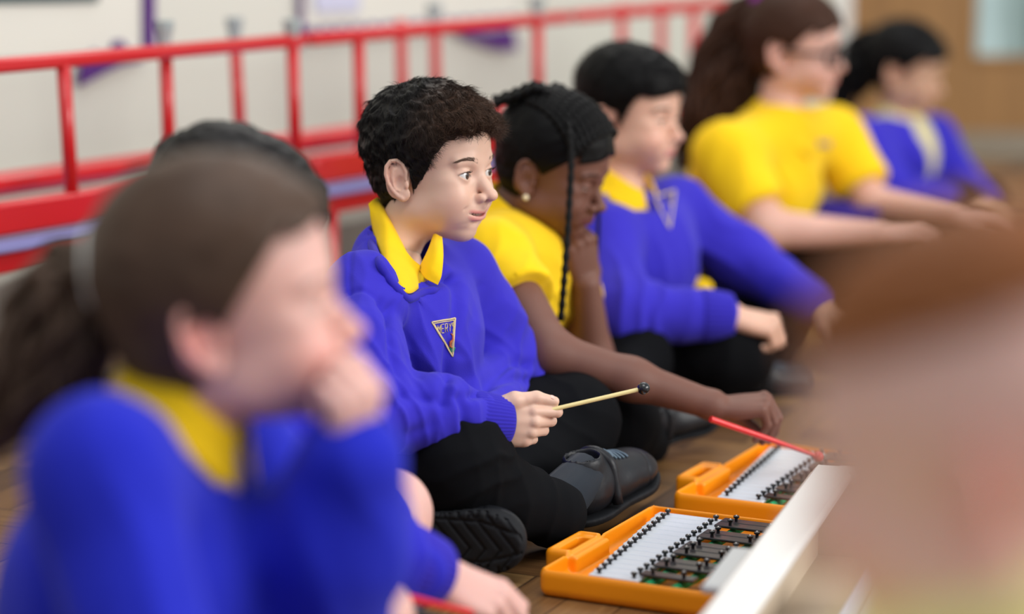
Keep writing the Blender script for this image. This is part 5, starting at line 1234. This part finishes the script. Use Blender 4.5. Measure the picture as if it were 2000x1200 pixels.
def setting():
    fl = MB(); fl.box((0, 6, -.05), (14, 16, .1)); o = fl.build('floor', herringbone()); o['kind'] = 'structure'
    # the long wall behind the benches
    c = P(1640, 305, 7.5) * A([1, 1, 0]); d = nrm(A([1.33, 1.97, 0])); n = A([-d[1], d[0], 0]); a = c - d * 7.5
    def rot(d): return A([[d[0], -d[1], 0], [d[1], d[0], 0], [0, 0, 1]])
    R = rot(d); w = MB(); w.box((a + c) / 2 + n * .06 + A([0, 0, 1.4]), (7.5, .12, 2.8), R); o = w.build('wall_left', WALLM); o['kind'] = 'structure'
    s = MB(); s.box((a + c) / 2 - n * .010 + A([0, 0, .05]), (7.5, .02, .10), R); o = s.build('baseboard_left', simple('grey_skirting', (150, 146, 138), .6)); o['kind'] = 'structure'
    # far wall with the wooden door set
    w = MB(); w.box((c[0] + 3.0 - .6, c[1] + .12, 1.4), (6.6, .1, 2.8)); o = w.build('wall_back', WALLM); o['kind'] = 'structure'
    fr = MB(); fr.box((c[0] - .01, c[1] + .03, 1.2), (.07, .10, 2.4), bev=.006); o = fr.build('trim_1', WHITEP); o['kind'] = 'structure'
    x0 = c[0] + .03; door = MB(); wl, wr, z0, z1 = P(1893, 100, 7.5)[0], P(2075, 100, 7.5)[0], P(1893, 113, 7.5)[2], 1.9
    X1 = x0 + 1.0; y = c[1] + .04
    door.box(((x0 + wl) / 2, y, 1.05), (wl - x0, .045, 2.1)); door.box(((wl + X1) / 2, y, (z0 + .01) / 2), (X1 - wl, .045, z0 - .01)); door.box(((wr + X1) / 2, y, (z0 + 2.1) / 2), (X1 - wr, .045, 2.1 - z0)); door.box(((wl + wr) / 2, y, (z1 + 2.1) / 2), (wr - wl, .045, 2.1 - z1))
    D = door.build('door_1', wood_door()); D['kind'] = 'structure'
    g = MB(); g.box(((wl + wr) / 2, y, (z0 + z1) / 2), (wr - wl, .008, z1 - z0)); g.build('glass_pane', glass_mat(), D)
    b = MB()
    for xx, zz, sx, sz in (((wl + wr) / 2, z0, wr - wl + .03, .02), ((wl + wr) / 2, z1, wr - wl + .03, .02), (wl, (z0 + z1) / 2, .02, z1 - z0), (wr, (z0 + z1) / 2, .02, z1 - z0)): b.box((xx, y - .026, zz), (sx, .012, sz), bev=.003)
    b.build('glazing_bead', wood_door(), D)
    k = MB(); k.box(((x0 + X1) / 2, y - .026, .045), (X1 - x0, .006, .085)); k.build('kick_plate', simple('steel_kick_plate', (150, 140, 124), .35, metal=.6), D)
    for nm, ofs in (('poster', 0),):
        pass
    # display paper + purple border on the wall: u along wall from bench origin
    def wp(px, py):   # intersection of the pixel ray with the wall plane
        o = A([0, 0, CH]); r = P(px, py, 1.0) - o; t = ((c - o) @ n) / (r @ n); return o + r * t
    def panel(name, quad, mat, th, off, label=None, cat=None, parent=None, wav=0):
        q = [wp(*p) - n * off for p in quad]; m = MB(); k = len(q); V = q + [p - n * th for p in q]
        F = [list(range(k))[::-1], [k + i for i in range(k)]] + [[i, (i + 1) % k, k + (i + 1) % k, k + i] for i in range(k)]
        me = bpy.data.meshes.new(name); off_ = OFF.get(parent.name, np.zeros(3)) if parent else np.zeros(3); me.from_pydata([tuple(v - off_) for v in V], [], F); me.materials.append(mat); me.update()
        o = bpy.data.objects.new(name, me); COL.objects.link(o); o.parent = parent; tag(o, label, cat); return o
    base = wp(140, 50); b1 = empty('display_board', base, 'cream paper wall display with a purple border at the top left', 'wall display')
    panel('backing_paper', [(-80, -120), (268, -120), (268, 95), (120, 108), (-80, 118)], PAPER, .006, .004, parent=b1)
    ed = [(268, -120), (290, -120), (291, 96), (270, 101)] 
    panel('border_strip', ed, PURP, .006, .012, parent=b1)
    panel('torn_border', [(145, 130), (170, 96), (185, 106), (205, 100), (210, 80), (225, 78), (238, 95), (262, 100), (268, 118), (225, 126), (190, 142), (142, 168)], PURP, .006, .014, parent=b1)
    panel('lettering_strip', [(-60, -30), (190, -30), (180, 3), (120, 5), (60, 6), (-60, 8)], TEAL, .004, .012, parent=b1)
    b2 = empty('display_board', wp(740, 0), 'wall display with lilac paper and scalloped purple border above the middle bench', 'wall display')
    panel('lilac_sheet', [(600, -90), (690, -90), (694, 22), (608, 24)], LPAP, .004, .010, parent=b2)
    panel('paper', [(580, -140), (1010, -140), (1000, 30), (580, 70)], PAPER, .004, .003, parent=b2)
    panel('border_strip', [(575, -120), (583, -120), (584, 88), (576, 90)], PURP, .005, .010, parent=b2)
    sc = []
    for i in range(14):
        x = 585 + i * 30; yb = 62 - i * 1.8; sc += [(x, yb), (x + 8, yb - 10), (x + 20, yb - 10), (x + 27, yb)]
    panel('scalloped_border', sc + [(1005, 48), (585, 82)], PURP, .005, .012, parent=b2)
    panel('purple_ribbon', [(875, 58), (940, 62), (985, 55), (998, 98), (960, 96), (890, 72)], PURP, .005, .020, parent=b2)
    b3 = empty('display_board', wp(1250, -30), 'purple edged paper high on the wall behind the right end of the benches', 'wall display')
    panel('paper', [(1060, -120), (1420, -120), (1420, -8), (1060, 8)], PAPER, .004, .003, parent=b3)
    return wp
def bench_line(px, off=0.0):
    """point on the benches' front line seen at column px (floor coordinates)"""
    a = A([-.79, 3.73]); d = A([1.33, 1.97]); k = (px - 1000) / FPX
    # D measured along the lens axis; x = k D
    t = (k * a[1] - a[0]) / (d[0] - k * d[1]); return a[0] + t * d[0], a[1] + t * d[1]
def BP(px, z):
    x, D = bench_line(px); yw = (D - (CH - .5) * SP) / CP; return A([x, yw, z])
def proj(v):
    x, y, z = v; D = y * CP + (CH - z) * SP; return 1000 + FPX * x / D, 600 - FPX * (y * SP + (z - CH) * CP) / D
def BPO(px, dd, dn):
    lo, hi = px - 900, px + 900
    for _ in range(40):
        m = (lo + hi) / 2; q = proj(BP(m, .5) + dn * dd)[0]
        if q < px: lo = m
        else: hi = m
    return BP(m, 0) + dn * dd
def zfor(p, py):
    lo, hi = 0, 1.2
    for _ in range(40):
        m = (lo + hi) / 2
        if proj((p[0], p[1], m))[1] > py: lo = m
        else: hi = m
    return m
def benches():
    du = nrm(BP(1400, .4) - BP(0, .4)); dn = A([-du[1], du[0], 0]); R = np.stack([du, dn, A([0, 0, 1.])], 1)
    def bench(x0, x1, posts, label, caps, depth=.0, zt=.572):
        A0, A1 = BP(x0, 0), BP(x1, 0); L = np.linalg.norm(A1 - A0); root = empty('stacked_bench', (A0 + A1) / 2, label, 'bench', 'red benches stacked along the wall')
        mid = (A0 + A1) / 2
        s = MB(); s.box(mid + dn * .14 + A([0, 0, .291]), (L, .30, .020), R, bev=.004); s.build('seat_board', LILAC, root)
        s = MB(); s.box(mid + dn * .14 + A([0, 0, .262]), (L, .26, .034), R, bev=.004); s.build('under_board', REDM, root, angle=40)
        def rail(z, dd, hh, ww, nm='rail', a=x0, b=x1):
            q0, q1 = BP(a, 0), BP(b, 0); m = MB(); m.box((q0 + q1) / 2 + dn * dd + A([0, 0, z]), (np.linalg.norm(q1 - q0), ww, hh), R, bev=.006); return m.build(nm, REDM, root, angle=40)
        rail(zt, .0 + depth, .024, .024); rail(.335, .0, .052, .030, 'lower_beam'); rail(.372, .10, .024, .024); rail(.345, .26, .040, .03, 'lower_beam')
        for px, dd, capped, lean in posts:
            b = BPO(px, dd, dn); m = MB(); zb = .335; ztp = (zfor(b, capped) - .030) if capped else zt
            m.tube([b + A([0, 0, zb]), b + A([0, 0, ztp]) - du * lean], .0115, 14); m.build('post', REDM, root, smooth=True)
            if capped:
                t = b + A([0, 0, ztp]) - du * lean; m = MB(); m.tube([t - A([0, 0, .012]), t, t + A([0, 0, .012]), t + A([0, 0, .018]), t + A([0, 0, .032])], [.012, .012, .014, .0165, .0165], 14); m.build('rubber_foot', GREYR, root, smooth=False, angle=40)
        for px, dd in caps:   # legs standing on the floor
            b = BP(px, 0) + dn * dd; m = MB(); m.tube([b + A([0, 0, .02]), b + A([0, 0, .26])], .0125, 14); m.build('floor_leg', REDM, root, smooth=True)
            m = MB(); m.tube([b, b + A([0, 0, .03])], .017, 14); m.build('rubber_foot', GREYR, root, smooth=False, angle=40)
        return root
    bench(-420, 596, [(136, 0, 0, .012), (329, .02, 42, .006), (468, .22, 36, .012), (576, .0, 40, .006), (-180, 0, 0, 0)], 'nearest red bench stack with grey feet up, behind the ponytailed girl', [(-200, .02), (-200, .26), (560, .02), (560, .26)])
    bench(604, 1110, [(704, .0, 0, .006), (786, .24, 0, .006), (852, .24, 8, .006), (1052, .0, -6, .006)], 'middle red bench stack, behind the boy in focus', [(660, .02), (660, .26), (1050, .02), (1050, .26)])
    bench(1122, 1480, [(1214, .2, 0, .0), (1291, .2, 0, 0), (1355, .1, 0, 0), (1470, 0, 0, 0)], 'farthest red bench stack, behind the boy with cropped black hair', [(1150, .02), (1150, .26), (1450, .02), (1450, .26)])
# ------------------------------------------------------------------ glockenspiels
GL_, GW = .345, .232
def glockenspiel(o0, du, label):
    du = nrm(du); dw = A([du[1], -du[0], 0]); R = np.stack([du, dw, A([0, 0, 1.])], 1)  # u into the room, w to the right
    # left-handed (u,w,z): keep faces outward by flipping afterwards
    root = empty('glockenspiel', o0, label, 'glockenspiel', 'glockenspiels in orange cases on the floor')
    def W(v): return A(o0) + np.asarray(v) @ R.T
    def bm(name, m, mat, parent, angle=None, smooth=False):
        m.V = [W(v) for v in m.V]; m.F = [f[:, ::-1] for f in m.F]; return m.build(name, mat, parent, smooth, angle)
    r = .0022; F = Fld((-.012, -.03, -.006), (GL_ + .012, GW + .012, .050), r); cx, cy = GL_ / 2, GW / 2
    F.add(rbox((cx, cy, .019), (GL_, GW, .038), .012)); 
    F.add(rbox((.127, -.008, .021), (.100, .040, .034), .007), .003)                  # handle block
    F.sub(rbox((cx, cy, .036), (GL_ - .010, GW - .010, .052), .008), 0)
    F.add(rbox((cx, cy, .0045), (GL_ - .02, GW - .02, .009), .002), .003)
    F.sub(rbox((.127, -.010, .036), (.060, .016, .080), .006), .001); F.sub(rbox((.127, -.010, .040), (.084, .028, .012), .004), .001)                    # finger slot
    F.add(rbox((.127, .010, .018), (.100, .014, .028), .004), .002)
    F.sub(rbox((.020, -.016, .040), (.028, .030, .012), .003), .002)
    for s_ in (.074, .180): F.sub(rbox((s_, -.002, .037), (.006, .030, .010), .002), .002)
    F.add(rbox((cx, .204, .012), (GL_ - .05, .008, .020), .003), .003)
    V, Q = F.mesh(); V = relax(V, Q, 1, .3); case = put('case', W(V), Q[:, ::-1], ORNG, root)
    zb = .030; u0, pit = .016, .0206; wl = lambda t: .060 - .038 * t; wr = lambda t: .125 - .006 * t
    def white(i):   # i = 0 nearest (short) .. 14 farthest (long)
        return u0 + pit * (i + .5), i / 14.
    for nm, f0, f1 in (('felt_strip', .18, None), ('felt_strip', .82, None)):
        m = MB(); a, b_ = white(0), white(14); P0 = [a[0] - .01, wl(0) + (wr(0) - wl(0)) * f0, zb - .008]; P1 = [b_[0] + .01, wl(1) + (wr(1) - wl(1)) * f0, zb - .008]; m.tube([P0, P1], .006, 8); bm(nm, m, FELT, root)
    for i in range(15):
        u, t = white(i); m = MB(); m.box((u, (wl(t) + wr(t)) / 2, zb), (pit - .0024, wr(t) - wl(t), .0035), bev=.0008); bm('white_bar', m, WBAR, root)
    gaps = [.5, 2.5, 3.5, 5.5, 6.5, 7.5, 9.5, 10.5, 12.5, 13.5]   # far end is the low G: accidentals 2,2,3,2,1 from the far end
    gaps = sorted([14 - g for g in (.5, 1.5, 3.5, 4.5, 6.5, 7.5, 8.5, 10.5, 11.5, 13.5)])
    bl = lambda t: .122 - .004 * t; br = lambda t: .190 + .026 * t
    for nm, f0 in (('felt_strip', .22), ('felt_strip', .72)):
        m = MB(); m.tube([[u0, bl(0) + (br(0) - bl(0)) * f0, zb - .004], [u0 + 15 * pit, bl(1) + (br(1) - bl(1)) * f0, zb - .004]], .0058, 8); bm(nm, m, FELT, root)
    for g in gaps:
        u = u0 + pit * (g + .5); t = g / 14; m = MB(); m.box((u, (bl(t) + br(t)) / 2, zb + .006), (pit - .0024, br(t) - bl(t), .0035), bev=.0008); bm('black_bar', m, BBAR, root)
    def pin(u, w, z):
        m = MB(); m.lathe([(.0022, 0), (.0022, .0036), (.0040, .0046), (.0040, .0068), (.0030, .0074)], (u, w, z), n=10); q = bm('pin', m, BPIN, root, angle=40); 
        m = MB(); m.lathe([(.0015, .0074), (.0014, .0080), (.0005, .0083)], (u, w, z), n=8); bm('pin_cap', m, STUD, q)
    for i in range(15):
        u, t = white(i)
        for f in (.16, .86): pin(u, wl(t) + (wr(t) - wl(t)) * f, zb + .0015)
    for g in gaps:
        u = u0 + pit * (g + .5); t = g / 14
        for f in (.20, .78): pin(u, bl(t) + (br(t) - bl(t)) * f, zb + .0075)
    return root
def white_box():
    a, b_ = P(1392, 1200, 2.46), P(1566, 958, 2.93); a[2] = b_[2] = .12; d = nrm(b_ - a); n = A([d[1], -d[0], 0]); a = a - d * .45; b_ = b_ + d * .12; L = np.linalg.norm(b_ - a); Wd = .42
    root = empty('storage_tray', (a + b_) / 2 * A([1, 1, 0]), 'white open topped storage tray in the bottom right, beside the glockenspiels', 'storage tray'); R = np.stack([d, n, A([0, 0, 1.])], 1)
    def bm(name, m, mat, rt=root): m.V = [A([a[0], a[1], 0]) + v @ R.T for v in m.V]; m.F = [f[:, ::-1] for f in m.F]; return m.build(name, mat, rt, angle=40)
    m = MB(); m.box((L / 2, -.004, .060), (L, .012, .116)); m.box((L / 2, Wd, .060), (L, .012, .116)); m.box((0, Wd / 2, .060), (.012, Wd, .116)); m.box((L, Wd / 2, .060), (.012, Wd, .116)); m.box((L / 2, Wd / 2, .006), (L, Wd, .012)); bm('tray_shell', m, BEIGE)
    m = MB(); m.box((L / 2, .018, .118), (L + .03, .050, .014), bev=.004); m.box((L / 2, Wd, .118), (L + .03, .040, .014), bev=.004); m.box((0, Wd / 2, .118), (.040, Wd - .04, .0135), bev=.004); m.box((L, Wd / 2, .118), (.040, Wd - .04, .0135), bev=.004); bm('rim', m, WHITEP)
    m = MB(); m.box((L * .62, -.028, .100), (.16, .030, .010), bev=.003); m.box((L * .62, -.014, .086), (.16, .008, .03), bev=.002); bm('lid_flap', m, simple('light_grey_plastic', (205, 206, 204), .5))
    m = MB(); m.box((L * .66, .20, .062), (.30, .21, .010), bev=.002)
    o = empty('music_book', A([a[0], a[1], 0]) + R @ A([L * .66, .20, .06]), 'pale lilac printed music book lying in the white tray', 'book')
    bm('cover', m, LPAP, o); m = MB()
    for k in range(9): m.box((L * .66 - .02, .115 + k * .020, .0674), (.20, .0016, .0006))
    bm('staff_lines', m, INKM, o)
    m = MB(); m.box((L * .66, .20, .034), (.31, .22, .044), bev=.004); o2 = empty('paper_stack', A([a[0], a[1], 0]) + R @ A([L * .66, .20, .02]), 'cream stack of paper under the lilac book in the white tray', 'paper'); m2 = bm('sheets', m, PAPER, o2)
# ------------------------------------------------------------------ build
wp = setting(); benches()
o0 = PZ(1049, 1166, 0); q1 = PZ(1288, 1024, 0); du = nrm(q1 - o0)
glockenspiel(o0, du, 'nearer orange cased glockenspiel with white and black bars, in sharp focus')
o1 = PZ(1311, 1010, 0); glockenspiel(o1, nrm(PZ(1490, 904, 0) - o1), 'farther orange cased glockenspiel being played by the girl with braids')
white_box()
boy_main(); girl_braids(); boy_cropped(); girl_glasses(); girl_far(); girl_front(); child_hidden(); child_ginger()
# ------------------------------------------------------------------ light
w = bpy.data.worlds.new('world'); SC.world = w; w.use_nodes = True
w.node_tree.nodes['Background'].inputs[0].default_value = (.90, .95, 1, 1); w.node_tree.nodes['Background'].inputs[1].default_value = .55
def area(name, loc, to, e, sx, sy, col):
    l = bpy.data.lights.new(name, 'AREA'); l.shape = 'RECTANGLE'; l.size = sx; l.size_y = sy; l.energy = e; l.color = col
    o = bpy.data.objects.new(name, l); COL.objects.link(o); o.location = loc; o.rotation_euler = (Vector(to) - Vector(loc)).to_track_quat('-Z', 'Y').to_euler(); return o
area('window_light', (5.2, 1.2, 2.3), (.2, 3.8, .3), 240, 4.5, 1.8, (1, .97, .93))
area('ceiling_light_near', (.2, 1.8, 3.0), (.2, 2.6, 0), 34, 1.6, 1.6, (1, .98, .95))
area('ceiling_light_far', (.3, 5.5, 3.0), (.3, 5.5, 0), 38, 2.4, 1.6, (1, .98, .95))
cam = bpy.data.cameras.new('camera'); co = bpy.data.objects.new('camera', cam); COL.objects.link(co); SC.camera = co
cam.sensor_width = 36; cam.lens = 36 * FPX / 2000; co.location = (0, 0, CH); co.rotation_euler = (math.pi / 2 - PITCH, 0, 0); cam.clip_start = .05
cam.dof.use_dof = True; cam.dof.focus_distance = 3.10; cam.dof.aperture_fstop = 1.5; cam.dof.aperture_blades = 0
SC.view_settings.view_transform = 'Standard'; SC.view_settings.look = 'None'; SC.view_settings.exposure = 0.15; SC.view_settings.gamma = 1.0
print('built in', round(time.time() - T0, 1))
